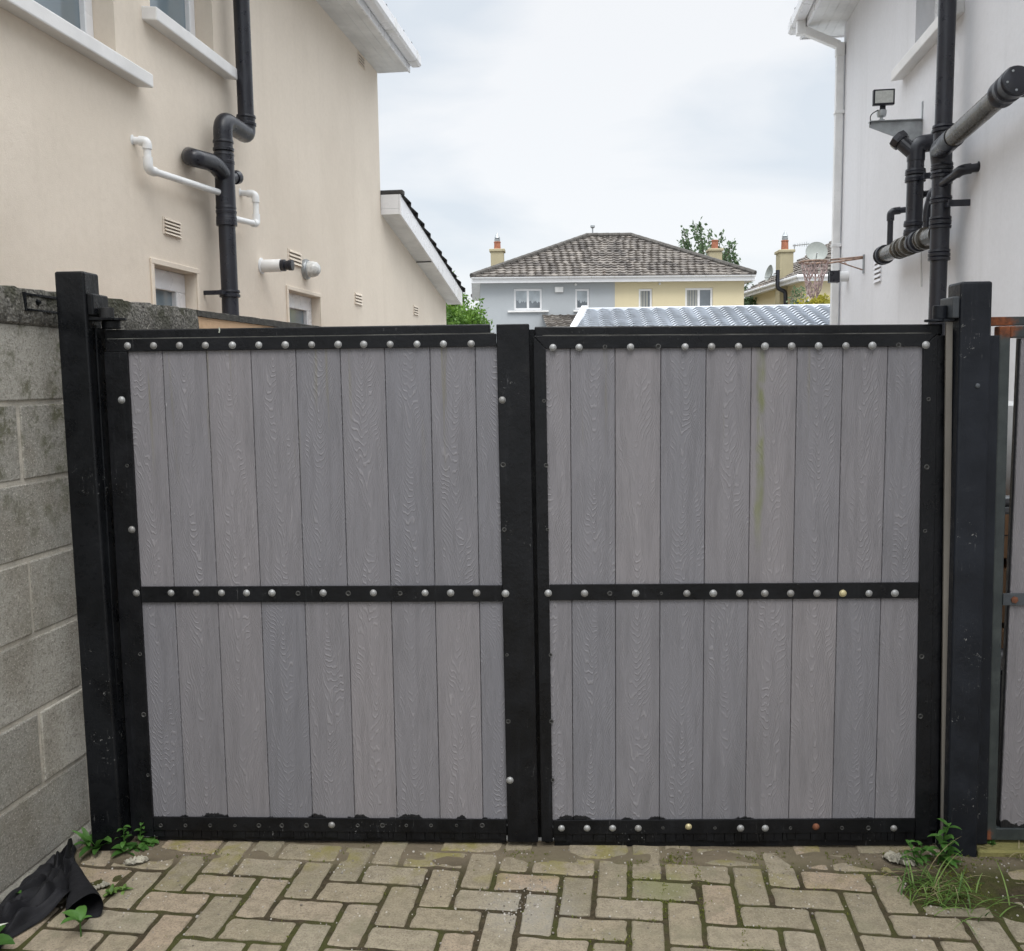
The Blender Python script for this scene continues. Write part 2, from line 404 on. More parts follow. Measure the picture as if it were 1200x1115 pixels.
    zz = nmath(N, L, 'SUBTRACT', nmath(N, L, 'SUBTRACT', z, .086), nmath(N, L, 'MULTIPLY', nmath(N, L, 'SUBTRACT', edge, .42), .035))
    zz = nmath(N, L, 'SUBTRACT', zz, nmath(N, L, 'MULTIPLY', nramp(N, L, lump, .45, .6), .018))
    c = nmix(N, L, nramp(N, L, zz, -.001, .002, 1, 0), c, (.012, .012, .013))
    # small pale scratches
    scn = nnoise(N, L, co, 1.0, 2, .8, (190, 1, 22), 1.0); scm = nnoise(N, L, co, 5.5, 2, .5, None, 0, (9, 0, 3))
    c = nmix(N, L, nmath(N, L, 'MULTIPLY', nramp(N, L, scn, .72, .75), nramp(N, L, scm, .62, .68, 0, .7)), c, (.55, .55, .55))
    L.new(c, P.inputs['Base Color'])
    P.inputs['Roughness'].default_value = .55; P.inputs['Specular IOR Level'].default_value = .35
    b = nbump(N, L, ridge, .0012, 1)
    b = nbump(N, L, fib, .0005, .8, b)
    L.new(b, P.inputs['Normal']); return mt
M['board'] = board_mat()

def block_mat():
    mt, N, L, P = newmat('concrete block'); co = coord(N)
    at = N.new('ShaderNodeAttribute'); at.attribute_name = 'tint'
    big = nnoise(N, L, co, 3, 5, .6); fine = nnoise(N, L, co, 95, 5, .85); mid = nnoise(N, L, co, 22, 6, .7)
    c = nmix(N, L, at.outputs['Fac'], (.32, .308, .275), (.50, .475, .42))
    c = nmix(N, L, nramp(N, L, big, .45, .62, 0, .6), c, (.27, .245, .20))
    c = nmix(N, L, nramp(N, L, mid, .5, .75, 0, .5), c, (.18, .168, .14))
    c = nmix(N, L, nramp(N, L, fine, .48, .64, 0, .62), c, (.11, .10, .085))
    c = nmix(N, L, nramp(N, L, nnoise(N, L, co, 170, 3, .7, None, 0, (5, 5, 5)), .55, .66, 0, .75), c, (.60, .57, .50))
    spz = N.new('ShaderNodeSeparateXYZ'); L.new(co, spz.inputs[0]); z = spz.outputs[2]
    ms = nnoise(N, L, co, 16, 6, .75, None, 0, (1, 7, 2)); mk = nnoise(N, L, co, 4.5, 3, .6, None, 0, (3, 0, 1))
    moss = nmath(N, L, 'MULTIPLY', nramp(N, L, ms, .46, .60), nmath(N, L, 'MULTIPLY', nramp(N, L, mk, .44, .56), nramp(N, L, z, .9, 1.5, .25, 1)))
    c = nmix(N, L, nmath(N, L, 'MULTIPLY', moss, .7), c, (.075, .078, .03))
    L.new(c, P.inputs['Base Color']); P.inputs['Roughness'].default_value = .95; P.inputs['Specular IOR Level'].default_value = .15
    b = nbump(N, L, fine, .006); b = nbump(N, L, mid, .008, .6, b)
    L.new(b, P.inputs['Normal']); return mt
M['block'] = block_mat()
def rough_cap_mat():
    mt, N, L, P = newmat('pebbly grey roughcast'); co = coord(N)
    vo = N.new('ShaderNodeTexVoronoi'); vo.inputs['Scale'].default_value = 75; L.new(co, vo.inputs['Vector'])
    n = nnoise(N, L, co, 60, 5, .75); big = nnoise(N, L, co, 7, 5, .7)
    c = nmix(N, L, nramp(N, L, n, .4, .65), (.30, .285, .25), (.055, .052, .045))
    c = nmix(N, L, nramp(N, L, vo.outputs['Distance'], .1, .6, 0, .5), c, (.05, .045, .04))
    spz = N.new('ShaderNodeSeparateXYZ'); L.new(co, spz.inputs[0]); z = spz.outputs[2]
    mm = nmath(N, L, 'MULTIPLY', nramp(N, L, big, .42, .62), nramp(N, L, z, 1.82, 1.94, .25, 1))
    c = nmix(N, L, mm, c, (.035, .035, .018))
    L.new(c, P.inputs['Base Color']); P.inputs['Roughness'].default_value = .97
    b = nbump(N, L, vo.outputs['Distance'], .008); b = nbump(N, L, n, .012, .8, b)
    L.new(b, P.inputs['Normal']); return mt
M['roughcast'] = rough_cap_mat()

def paver_mat():
    mt, N, L, P = newmat('tumbled buff pavers'); co = coord(N)
    at = N.new('ShaderNodeAttribute'); at.attribute_name = 'tint'; t = at.outputs['Fac']
    cr_ = N.new('ShaderNodeValToRGB'); e = cr_.color_ramp.elements
    e[0].position = 0; e[0].color = (.25, .222, .158, 1); e[1].position = 1; e[1].color = (.355, .280, .203, 1)
    a = e.new(.45); a.color = (.31, .264, .186, 1); a = e.new(.7); a.color = (.315, .277, .205, 1)
    L.new(t, cr_.inputs[0]); c = cr_.outputs[0]
    fine = nnoise(N, L, co, 140, 5, .8); mid = nnoise(N, L, co, 26, 5, .65); big = nnoise(N, L, co, 5, 5, .6)
    c = nmix(N, L, nramp(N, L, mid, .4, .68, 0, .55), c, (.17, .145, .105))
    c = nmix(N, L, nramp(N, L, fine, .46, .66, 0, .62), c, (.12, .10, .07))
    c = nmix(N, L, nramp(N, L, nnoise(N, L, co, 240, 3, .7, None, 0, (3, 3, 3)), .62, .7, 0, .7), c, (.55, .50, .42))
    c = nmix(N, L, nramp(N, L, big, .52, .68, 0, .5), c, (.19, .18, .12))
    spz = N.new('ShaderNodeSeparateXYZ'); L.new(co, spz.inputs[0]); y = spz.outputs[1]
    alg = nmath(N, L, 'MULTIPLY', nramp(N, L, nnoise(N, L, co, 6, 5, .65, None, 0, (2, 5, 0)), .48, .64), nramp(N, L, y, -.40, -.02, 0.0, .75))
    c = nmix(N, L, alg, c, (.22, .195, .06))
    d = N.new('ShaderNodeVectorMath'); d.operation = 'DISTANCE'; L.new(co, d.inputs[0]); d.inputs[1].default_value = (.40, -.26, 0)
    c = nmix(N, L, nmath(N, L, 'MULTIPLY', nramp(N, L, d.outputs['Value'], .04, .13, 1, 0), .38), c, (.16, .19, .07))
    # dry grey cement stain
    d = N.new('ShaderNodeVectorMath'); d.operation = 'DISTANCE'; L.new(co, d.inputs[0]); d.inputs[1].default_value = (-.02, -.40, 0)
    c = nmix(N, L, nmath(N, L, 'MULTIPLY', nramp(N, L, d.outputs['Value'], .06, .20, 1, 0), nramp(N, L, mid, .4, .6, .2, .45)), c, (.33, .32, .29))
    L.new(c, P.inputs['Base Color']); P.inputs['Roughness'].default_value = .93; P.inputs['Specular IOR Level'].default_value = .2
    b = nbump(N, L, fine, .004); b = nbump(N, L, mid, .006, .5, b)
    L.new(b, P.inputs['Normal']); return mt
M['paver'] = paver_mat()
def dirt_mat():
    mt, N, L, P = newmat('joint dirt and moss'); co = coord(N)
    fine = nnoise(N, L, co, 260, 4, .75); mid = nnoise(N, L, co, 30, 5, .7); big = nnoise(N, L, co, 4, 4, .6)
    c = nmix(N, L, nramp(N, L, mid, .35, .65), (.085, .066, .043), (.05, .042, .026))
    c = nmix(N, L, nramp(N, L, big, .42, .60, 0, .7), c, (.07, .078, .022))
    c = nmix(N, L, nramp(N, L, fine, .58, .7, 0, .75), c, (.22, .185, .135))
    spz = N.new('ShaderNodeSeparateXYZ'); L.new(co, spz.inputs[0])
    c = nmix(N, L, nramp(N, L, spz.outputs[1], -.20, -.06, 0, .75), c, (.235, .195, .14))
    L.new(c, P.inputs['Base Color']); P.inputs['Roughness'].default_value = 1; P.inputs['Specular IOR Level'].default_value = .1
    b = nbump(N, L, fine, .006); b = nbump(N, L, mid, .012, .7, b)
    L.new(b, P.inputs['Normal']); return mt
M['dirt'] = dirt_mat()

def leaf_mat(name, a, b, rough=.5, trans=.35):
    mt, N, L, P = newmat(name)
    at = N.new('ShaderNodeAttribute'); at.attribute_name = 'tint'
    c = nmix(N, L, at.outputs['Fac'], c4(a), c4(b))
    n = nnoise(N, L, coord(N), 60, 3, .6)
    c = nmix(N, L, nramp(N, L, n, .4, .7, 0, .2), c, c4(tuple(x*.5 for x in a)))
    L.new(c, P.inputs['Base Color']); P.inputs['Roughness'].default_value = rough
    P.inputs['Specular IOR Level'].default_value = .35
    tr = N.new('ShaderNodeBsdfTranslucent'); L.new(c, tr.inputs[0])
    mx = N.new('ShaderNodeMixShader'); mx.inputs[0].default_value = trans
    L.new(P.outputs[0], mx.inputs[1]); L.new(tr.outputs[0], mx.inputs[2])
    L.new(mx.outputs[0], N['Material Output'].inputs['Surface']); return mt
M['weed'] = leaf_mat('fresh weed green', (.03, .085, .016), (.085, .20, .04))
M['grass'] = leaf_mat('grass green', (.06, .14, .025), (.20, .30, .08))
M['drygrass'] = leaf_mat('dry grass', (.30, .25, .13), (.38, .33, .2))
M['moss'] = leaf_mat('moss yellow green', (.10, .13, .02), (.19, .20, .04))
M['leaf_bright'] = leaf_mat('bright shrub leaf', (.055, .13, .016), (.17, .30, .05))
M['leaf_tree'] = leaf_mat('tree leaf', (.055, .10, .045), (.16, .23, .12))
M['leaf_dark'] = leaf_mat('dark hedge leaf', (.03, .06, .02), (.08, .13, .045))
M['leaf_yellow'] = leaf_mat('yellow shrub leaf', (.26, .25, .03), (.48, .42, .06))

# ================================================================ SETTING
# ---- ground sheet to the horizon
g = MB(); g.quad((-400, -200, -.03), (400, -200, -.03), (400, 800, -.03), (-400, 800, -.03))
tag(g.build('ground', M['concrete'], fixn=False), kind='structure')

# ---- paving: herringbone pavers over a joint bed
PA = math.radians(5); pc, ps = math.cos(PA), math.sin(PA)
UH, UV_ = .110, .116
def pav(h, v): return (h*pc + v*ps, -h*ps + v*pc)
def dirtlevel(x, y):
    """height of the dirt bed relative to paver tops"""
    n = noise.noise(Vector((x*9, y*9, 1.3))); n2 = noise.noise(Vector((x*28, y*28, 4.1))); n3 = noise.noise(Vector((x*3.1, y*3.1, 8.8)))
    base = -.0046 + .0030*n + .0022*n3 + .0013*n2
    # silt washed against the gate line and the wall foot
    band = math.exp(-((y+.075)/.045)**2)
    base += .0085*band*(.62+1.1*n+.6*n3)
    base += .006*math.exp(-(((x+1.48)/.16)**2+((y+.20)/.20)**2))*(.9+.7*n)
    base += .0098*math.exp(-(((x-1.36)/.23)**2+((y+.22)/.17)**2))*(1+.7*n)
    base += .0050*math.exp(-(((x-.52)/.05)**2+((y+.28)/.10)**2))*(1+n)
    base += .0025*math.exp(-(((x+.05)/.05)**2+((y+.30)/.13)**2))*(1+n)
    return base
rp = random.Random(3)
pv = MB()
h0, v0 = -1.004, -.296
def one_paver(ha, va, w, d):
    j = .0082
    cx, cy = ha+w/2, va+d/2; a, b = w/2-j, d/2-j
    X, Y = pav(cx, cy)
    if not (-1.62 < X < 2.75 and -3.9 < Y < .02): return
    pts = []; per = 7
    r = .007
    seq = []
    def edge(p, q, n):
        return [(p[0]+(q[0]-p[0])*k/n, p[1]+(q[1]-p[1])*k/n) for k in range(n)]
    nx = 6 if w > d else 3; ny = 6 if d > w else 3
    corners = [(-a, -b), (a, -b), (a, b), (-a, b)]
    cc = []
    for i, (sx, sy) in enumerate(((-1, -1), (1, -1), (1, 1), (-1, 1))):
        ccx, ccy = sx*(a-r), sy*(b-r); a0 = [PI, 1.5*PI, 0, .5*PI][i]
        cc.append([(ccx+r*math.cos(a0+t*PI/4), ccy+r*math.sin(a0+t*PI/4)) for t in range(3)])
    for i in range(4):
        seq += cc[i]
        p, q = cc[i][2], cc[(i+1) % 4][0]; n = nx if i % 2 == 0 else ny
        seq += edge(p, q, n)[1:]
    sd_ = rp.random()*100; tiltx = rp.uniform(-.006, .006); tilty = rp.uniform(-.006, .006); dz = rp.uniform(-.0014, .0014)
    def wob(px_, py_, k): return noise.noise(Vector((px_*30+sd_, py_*30, k)))*.0052 + noise.noise(Vector((px_*90+sd_, py_*90, k)))*.0034
    n = len(seq); A = []; B = []; C = []
    for (px_, py_) in seq:
        l = math.hypot(px_, py_); ux, uy = px_/l, py_/l
        w_ = wob(px_, py_, 0)
        for lst, off, z in ((A, -.0055, 0), (B, 0, -.0035), (C, .001, -.035)):
            qx, qy = px_+ux*(w_+off), py_+uy*(w_+off)
            X, Y = pav(cx+qx, cy+qy); lst.append((X, Y, z+dz+tiltx*qx+tilty*qy))
    fs = [tuple(range(n))]
    for k in range(n):
        fs.append((n+k, n+(k+1) % n, (k+1) % n, k)); fs.append((2*n+k, 2*n+(k+1) % n, n+(k+1) % n, n+k))
    pv.add(A+B+C, fs, None, rp.random())
for j in range(-34, 5):
    for k in range(-12, 14):
        hh = h0+UH*j+4*UH*k; vv = v0+UV_*j
        one_paver(hh, vv, 2*UH, UV_)
        one_paver(hh+2*UH, vv-UV_, UH, 2*UV_)
tag(pv.build('paving', M['paver'], fixn=False), kind='structure')
# bed
bed = MB(); nx, ny = 500, 190; x0, x1, y0, y1 = -1.75, 2.7, -1.45, .05
vs = []
for jy in range(ny+1):
    for ix in range(nx+1):
        x = x0+(x1-x0)*ix/nx; y = y0+(y1-y0)*jy/ny
        vs.append((x, y, dirtlevel(x, y)))
fs = [(j*(nx+1)+i, j*(nx+1)+i+1, (j+1)*(nx+1)+i+1, (j+1)*(nx+1)+i) for j in range(ny) for i in range(nx)]
bed.add(vs, fs)
o = bed.build('joint_dirt', M['dirt'], fixn=False, smooth=True); tag(o, kind='structure')
b2 = MB(); b2.quad((-1.75, -3.95, -.006), (2.7, -3.95, -.006), (2.7, -1.45, -.006), (-1.75, -1.45, -.006))
tag(b2.build('joint_dirt', M['dirt'], fixn=False), kind='structure')
yd = MB(); yd.box(-1.5, 2.9, .051, 9, -.026, -.012)
tag(yd.build('back_yard', M['concrete']), kind='structure')

# ================================================================ GATE LEAVES
def GZ(px, py, y=0.0): return G(px, py, y)
def bolt_mesh(r=.0113):
    b = MB(); b.lathe((0, 0, 0), (0, -1, 0), [(r*1.06, 0), (r*1.06, .0008), (r*.92, .0012), (r*.86, .003), (r*.66, .0050), (r*.38, .0061), (r*.1, .0065)], 16); return b
def hole_mesh(r=.0075):
    return None
proto_bolt = {}
_rb = random.Random(11)
def put_bolt(px, py, parent, kind='bolt', y=-.0022):
    x, z = G(px, py, y-.003)
    if kind in proto_bolt:
        o = proto_bolt[kind].copy(); COL.objects.link(o)
    else:
        if kind == 'hole':
            b = MB(); b.lathe((0, 0, 0), (0, -1, 0), [(.0095, -.003), (.0095, .0010), (.0068, .0013), (.0052, -.0002), (.005, -.002)], 14)
            o = b.build('bolt_hole', M['holering'], smooth=False)
            c = MB(); c.lathe((0, 0, 0), (0, -1, 0), [(.0051, -.001), (.0051, .0003)], 12); cc = c.build('hole_plug', M['hole'])
            cc.parent = o
        else:
            mt = {'bolt': 'bolt', 'brass': 'brass', 'rust': 'rustbolt'}[kind]
            o = bolt_mesh().build('bolt', M[mt], smooth=True)
            if kind == 'brass': o['label'] = 'yellowed domed bolt head'
            if kind == 'rust': o['label'] = 'rusty brown bolt head'
        proto_bolt[kind] = o; o.parent = None
    if kind in proto_bolt and o is not proto_bolt[kind] and kind == 'hole':
        for ch in proto_bolt[kind].children:
            cc = ch.copy(); COL.objects.link(cc); cc.parent = o
    o.parent = parent; o.matrix_parent_inverse = Matrix.Identity(4)
    o.location = Vector((x, y, z)) - parent.location
    o.rotation_euler = (0, _rb.uniform(0, 6), 0)
    s = _rb.uniform(.94, 1.06); o.scale = (s, s, s)
    if kind == 'hole': s = _rb.uniform(.55, .95); o.scale = (s, 1, s)
    return o

def flat_bar(x0, x1, z0, z1, name, mat, parent, y0=-.0, y1=.0065, fr=None, bevel=.0012):
    b = MB(); n = 1
    b.box(x0, x1, y0, y1, z0, z1, fr=fr); return b.build(name, mat, parent, bevel=bevel, segs=2)

def ident(x, y, z): return (x, y, z)
def leaf_gate(label, seams_px, xo0, xo1, xi0, xi1, z_bot, z_top, bar_top, bar_mid, bar_bot, fr, stile_right_wide=None, rnd=1):
    root = empty('gate_leaf', (xo0, 0, 0), label, 'gate', 'leaves of the double gate')
    R_ = random.Random(rnd)
    # rear tube frame
    b = MB()
    T = .045; ty0, ty1 = .0305, .078
    b.box(xo0, xo1, ty0, ty1, z_top-T, z_top, fr=fr); b.box(xo0, xo1, ty0, ty1, z_bot, z_bot+T, fr=fr)
    b.build('tube_rail', M['black'], root, bevel=.003, segs=2)
    b = MB(); b.box(xo0, xo0+T, ty0+.001, ty1-.001, z_bot+T, z_top-T, fr=fr); b.build('tube_stile', M['black'], root, bevel=.003, segs=2)
    b = MB(); b.box(xo1-T, xo1, ty0+.001, ty1-.001, z_bot+T, z_top-T, fr=fr); b.build('tube_stile', M['black'], root, bevel=.003, segs=2)
    return root

def planks(xs, z0, z1, root, rnd, name='board_panel', y=.010, label=None):
    R_ = random.Random(rnd); b = MB()
    for i in range(len(xs)-1):
        xa, xb = xs[i]+.0009, xs[i+1]-.0009
        w = xb-xa; full = max(w, .14)
        ulo = -.5 if i < len(xs)-2 else -.5; 
        # part-width boards show only a slice of the pattern
        if i == 0: u1 = .5; u0 = .5-w/full
        else: u0 = -.5; u1 = -.5+w/full
        sh = R_.uniform(0, 30); t = R_.uniform(.15, .85); ch = .0016
        V = [(xa, y+ch, z0), (xa+ch, y, z0), (xb-ch, y, z0), (xb, y+ch, z0), (xb, y+.02, z0), (xa, y+.02, z0)]
        Vt = [(a_, b_, z1) for a_, b_, _ in V]
        U = [u0, u0+.01, u1-.01, u1, u1, u0]
        fs = []; uv = []
        for k in range(6):
            k2 = (k+1) % 6; fs.append((k, k2, 6+k2, 6+k)); uv.append([(U[k], z0+sh), (U[k2], z0+sh), (U[k2], z1+sh), (U[k], z1+sh)])
        fs += [(5, 4, 3, 2, 1, 0), (6, 7, 8, 9, 10, 11)]; uv += [[(0, 0)]*6]*2
        b.add(V+Vt, fs, uv, t)
    o = b.build(name, M['board'], root, fixn=True)
    if label: o['label'] = label
    return o

# ---- left leaf
ML = M['black']
LX0, LX1 = -1.448, -.0045
root = empty('gate_leaf', (LX0, 0, 0), 'left leaf of the double gate, with the wide black closing stile at its right edge', 'gate')
zt, zb = 1.808, .020
def add(b, nm, mt, bevel=.0015): return b.build(nm, M[mt] if isinstance(mt, str) else mt, root, bevel=bevel, segs=2)
ZT0, ZT1 = 1.734, 1.776      # top flat bar
# rear tubes, seen as the thin strip over the top bar and beside the hinge stile
b = MB(); b.box(LX0+.002, LX1-.14, .012, .060, ZT1-.004, zt); add(b, 'top_tube', 'black', .004)
b = MB(); b.box(LX0+.002, LX0+.05, .031, .078, zb+.04, ZT1-.005); add(b, 'side_tube', 'black', .004)
b = MB(); b.box(LX0+.002, LX1-.02, .031, .078, zb, zb+.038); add(b, 'bottom_tube', 'black_low', .004)
b = MB(); b.box(LX0+.006, LX1-.118, .0, .0065, ZT0, ZT1); add(b, 'top_bar', 'black')
b = MB(); b.box(LX0, -1.3685, -.0015, .011, zb+.004, ZT0-.001); add(b, 'hinge_stile', 'black')
b = MB(); b.box(-1.3675, -.1155, .0005, .0065, .872, .928); add(b, 'middle_bar', 'black')
b = MB(); b.box(-1.3675, -.1115, .0, .0065, .046, .096)
add(b, 'bottom_bar', 'black_low')
# the wide closing stile stands a little proud
b = MB(); P8 = [(-.108, -.006, zb-.004), (-.0015, -.006, zb-.004), (-.0015, .05, zb-.004), (-.108, .05, zb-.004), (-.122, -.006, 1.806), (-.014, -.006, 1.806), (-.014, .05, 1.806), (-.122, .05, 1.806)]
b.hexa(P8); add(b, 'closing_stile', 'black', .003)
# ragged brush strip under the bottom bar
b = MB(); R_ = random.Random(5); x = -1.366
while x < -.115:
    w = R_.uniform(.010, .05); b.box(x, min(x+w, -.113), .004, .009, .020+R_.uniform(-.004, .004), .0455); x += w+R_.uniform(.001, .003)
add(b, 'bristle_strip', 'black_low', 0)
b = MB(); b.box(-1.36, -.115, .0125, .0285, .006, .05); add(b, 'bottom_gap_block', 'black_low', 0)  # added black filler, keeps the bright yard from showing under the leaf
# nibs of sealant on the rear of the bar: black lumps
xs = [G(p, 540, .010)[0] for p in (146.5, 196.5, 247.5, 299, 351, 402.5, 454, 506.5, 559)] + [-.10]
xs[0] = -1.40
planks(xs, .9, 1.745, root, 21, label='upper row of grey grained boards')
planks(xs, .075, .8995, root, 21+5, label='lower row of grey grained boards')
b = MB(); b.box(LX0+.055, -.125, .0305, .036, .062, 1.745); add(b, 'seam_block', 'black', 0)  # added black sheet, blocks the see-through seams between boards
b = MB(); b.box(-.06, .03, .0505, .056, .006, 1.79); add(b, 'meeting_gap_block', 'black', 0)  # added black plate that darkens the gap between the leaves
for px in (149, 179.5, 210, 240.3, 272, 303, 334, 365, 396, 426, 457, 488.5, 519.5, 552): put_bolt(px, 405.5-(px-149)*.006, root)
for px, py in ((142, 469), (154, 621), (159.4, 695.5), (588.5, 469), (592.3, 696), (597.5, 915)): put_bolt(px, py, root, y=-.0016 if px < 300 else -.0062)
for px, py in ((148.5, 546), (163.7, 767), (168, 838), (173, 909)): put_bolt(px, py, root, 'hole', -.0016)
for px, py in ((589.5, 545), (591, 621), (594, 768), (595.5, 846)): put_bolt(px, py, root, 'hole', -.0062)
for px in (200, 229.7, 259.3, 288.6, 318.4, 378.4, 437.3, 498, 528, 558.5): put_bolt(px, 695.3, root, y=.0)
for px in (349, 408, 468.7): put_bolt(px, 695.8, root, 'hole', .0)
put_bolt(388.5, 967.5, root, y=-.0005)
for px in (188, 217, 246, 275, 303, 330, 359, 419, 448, 476, 505, 535, 565): put_bolt(px, 968, root, 'hole', -.0005)
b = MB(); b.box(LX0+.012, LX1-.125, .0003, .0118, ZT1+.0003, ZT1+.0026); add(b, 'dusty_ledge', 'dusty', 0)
# stray drip and L-shaped scrape of pale paint on the bar
b = MB(); x, z = G(257, 386, .011); b.tube([(x, .0105, z+.006), (x+.001, .0105, z-.004), (x-.001, .0105, z-.012)], .0022, 6); add(b, 'paint_drip', 'paleleaf', 0)

# ---- right leaf (slightly out of square)
def fr_r(x, y, z):
    # bilinear: right edge leans out towards the ground, bottom edge rises to the right
    s = x/1.335; t = (z-.015)/1.785
    X = x*(1+(1-t)*.0225*s) + (1-t)*.010*(1-s)
    Zz = z + s*(.020*(1-t) - .012*t)
    return (X, y, Zz)
root = empty('gate_leaf', (1.335, 0, 0), 'right leaf of the double gate, with a green algae streak on its boards', 'gate')
RX1 = 1.335; zt, zb = 1.797, .013
b = MB(); b.box(.004, RX1-.004, .012, .060, 1.762, zt, fr=fr_r); add(b, 'top_tube', 'black', .004)
b = MB(); b.box(RX1-.03, RX1+.006, .004, .06, zb+.03, 1.760, fr=fr_r); add(b, 'side_tube', 'black', .004)
b = MB(); b.box(.004, RX1-.004, .031, .078, zb, zb+.038, fr=fr_r); add(b, 'bottom_tube', 'black_low', .004)
b = MB(); b.prism([fr_r(x, 0, z) for x, z in ((.001, 1.766), (.041, 1.724), (1.264, 1.724), (RX1-.026, 1.766))], (0, .0065, 0)); add(b, 'top_bar', 'black')
b = MB(); b.prism([fr_r(x, -.0005, z) for x, z in ((0, zb+.003), (.040, zb+.003), (.040, 1.7225), (0, 1.7645))], (0, .0095, 0)); add(b, 'closing_stile', 'black')
b = MB(); b.prism([fr_r(x, -.0005, z) for x, z in ((1.265, zb+.003), (RX1-.0245, zb+.003), (RX1-.0245, 1.7645), (1.265, 1.7225))], (0, .0095, 0)); add(b, 'hinge_stile', 'black')
b = MB(); b.box(.0415, 1.2635, .0005, .0065, .875, .930, fr=fr_r); add(b, 'middle_bar', 'black')
b = MB(); b.box(.0415, 1.2635, .0, .0065, .042, .093, fr=fr_r); add(b, 'bottom_bar', 'black_low')
b = MB(); R_ = random.Random(6); x = .043
while x < 1.26:
    w = R_.uniform(.010, .05); b.box(x, min(x+w, 1.262), .004, .009, .014+R_.uniform(-.004, .004), .0415, fr=fr_r); x += w+R_.uniform(.001, .003)
add(b, 'bristle_strip', 'black_low', 0)
xs = [.02] + [G(p, 540, .010)[0] for p in (669, 721, 774, 826.5, 879, 932, 985, 1037)] + [1.30]
planks(xs, .9, 1.745, root, 33, label='upper row of grey grained boards with green streaks')
planks(xs, .07, .8995, root, 33+5, label='lower row of grey grained boards')
b = MB(); b.box(.052, RX1-.045, .0305, .036, .062, 1.745, fr=fr_r); add(b, 'seam_block', 'black', 0)  # added black sheet, same seam blocking as on the left leaf
for px in (648, 678.6, 739, 803, 834, 865.6, 896.7, 928, 959.6, 991.6, 1022.7): put_bolt(px, 407.5-(px-648)*.006, root)
put_bolt(1085.5, 404.5, root)
for px in (709, 771.5, 1053.4): put_bolt(px, 407-(px-648)*.006, root, 'hole', .0)
for px in (685, 745, 805, 836, 867, 896.4, 926.8, 957.7, 1018.6, 1049): put_bolt(px, 695.8, root)
put_bolt(642.5, 695.5, root); put_bolt(988, 695.8, root, 'brass')
for px in (714.7, 775): put_bolt(px, 695.8, root, 'hole', .0)
for px, py in ((637.5, 470), (640, 545.7), (641.6, 621), (645, 768), (646, 846), (647.6, 915), (1088.6, 468), (1086.4, 547.6), (1084.5, 622.6), (1080.5, 770), (1079, 840)): put_bolt(px, py, root, 'hole', -.0008)
for px in (658, 688, 718, 748, 868, 897, 1047.7): put_bolt(px, 971.3, root)
put_bolt(807, 969.5, root, 'brass'); put_bolt(956.4, 969.5, root, 'rust')
for px in (777, 838, 926.6, 987, 1018): put_bolt(px, 971, root, 'hole', -.0003)
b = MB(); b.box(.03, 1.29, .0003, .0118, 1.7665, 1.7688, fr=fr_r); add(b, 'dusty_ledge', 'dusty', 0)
b = MB(); b.box(.045, 1.325, .0125, .0285, -.010, .045, fr=fr_r); add(b, 'bottom_gap_block', 'black_low', 0)  # added black filler against bright ground showing below this leaf
# drop bolt foot at the meeting stile
b = MB(); b.cyl((.030, .03, .002), (.030, .03, .05), .009); add(b, 'drop_bolt', 'black_low', 0)

# ================================================================ POSTS
root = empty('gate_post', (-1.515, 0, 0), 'black square steel gate post between the block wall and the left gate leaf', 'gate post')
b = MB(); P8 = [(-1.565, -.06, -.03), (-1.457, -.06, -.03), (-1.457, .045, -.03), (-1.565, .045, -.03), (-1.572, -.06, 1.997), (-1.4725, -.06, 1.997), (-1.4725, .045, 1.997), (-1.572, .045, 1.997)]
b.hexa(P8); add(b, 'post_tube', 'black_post', .007)
b = MB(); b.box(-1.4722, -1.451, -.052, .06, 1.853, 1.925); add(b, 'hinge_block', 'black_post', .005)
b = MB(); b.box(-1.4722, -1.395, -.045, .05, 1.838, 1.846); b.cyl((-1.398, .0, 1.838), (-1.398, .0, 1.846), .032); add(b, 'hinge_plate', 'black_post', .001)
b = MB(); b.cyl((-1.427, -.005, 1.8465), (-1.427, -.005, 1.880), .022, n=24); add(b, 'hinge_pin', 'darkgrit', .001)
b = MB(); b.cyl((-1.425, .015, 1.812), (-1.425, .015, 1.8375), .03, n=24); add(b, 'hinge_bearing', 'black_post', .002)
b = MB(); b.box(-1.4545, -1.4505, .025, .07, .03, 1.83); b.box(-1.467, -1.4605, -.02, .05, .02, 1.815); add(b, 'hinge_gap_block', 'black_post', .0015)  # added black bars so the gap beside the post looks dark
b = MB()
# cleat plate fixed flat on the wall face, lying along the wall
WA = math.radians(5); wd = Vector((math.sin(WA), math.cos(WA), 0)); wn = Vector((math.cos(WA), -math.sin(WA), 0))
WP0 = Vector((-1.6418, .0771, 0))
def WW(u, w, z): return tuple(WP0 + wd*u + wn*w + Vector((0, 0, z)))
b.box(-.19, .0, .001, .008, 1.868, 1.925, fr=WW); b.box(-.19, .0, .008, .016, 1.917, 1.925, fr=WW); b.box(-.19, .0, .008, .016, 1.868, 1.875, fr=WW); b.box(-.196, -.189, .001, .020, 1.866, 1.927, fr=WW)
add(b, 'wall_cleat', 'black_post', .001)
b = MB(); b.lathe(WW(-.125, .008, 1.898), wn, [(.011, 0), (.011, .008), (.006, .009), (.006, .016)], 6); add(b, 'cleat_bolt', 'black_post', 0)

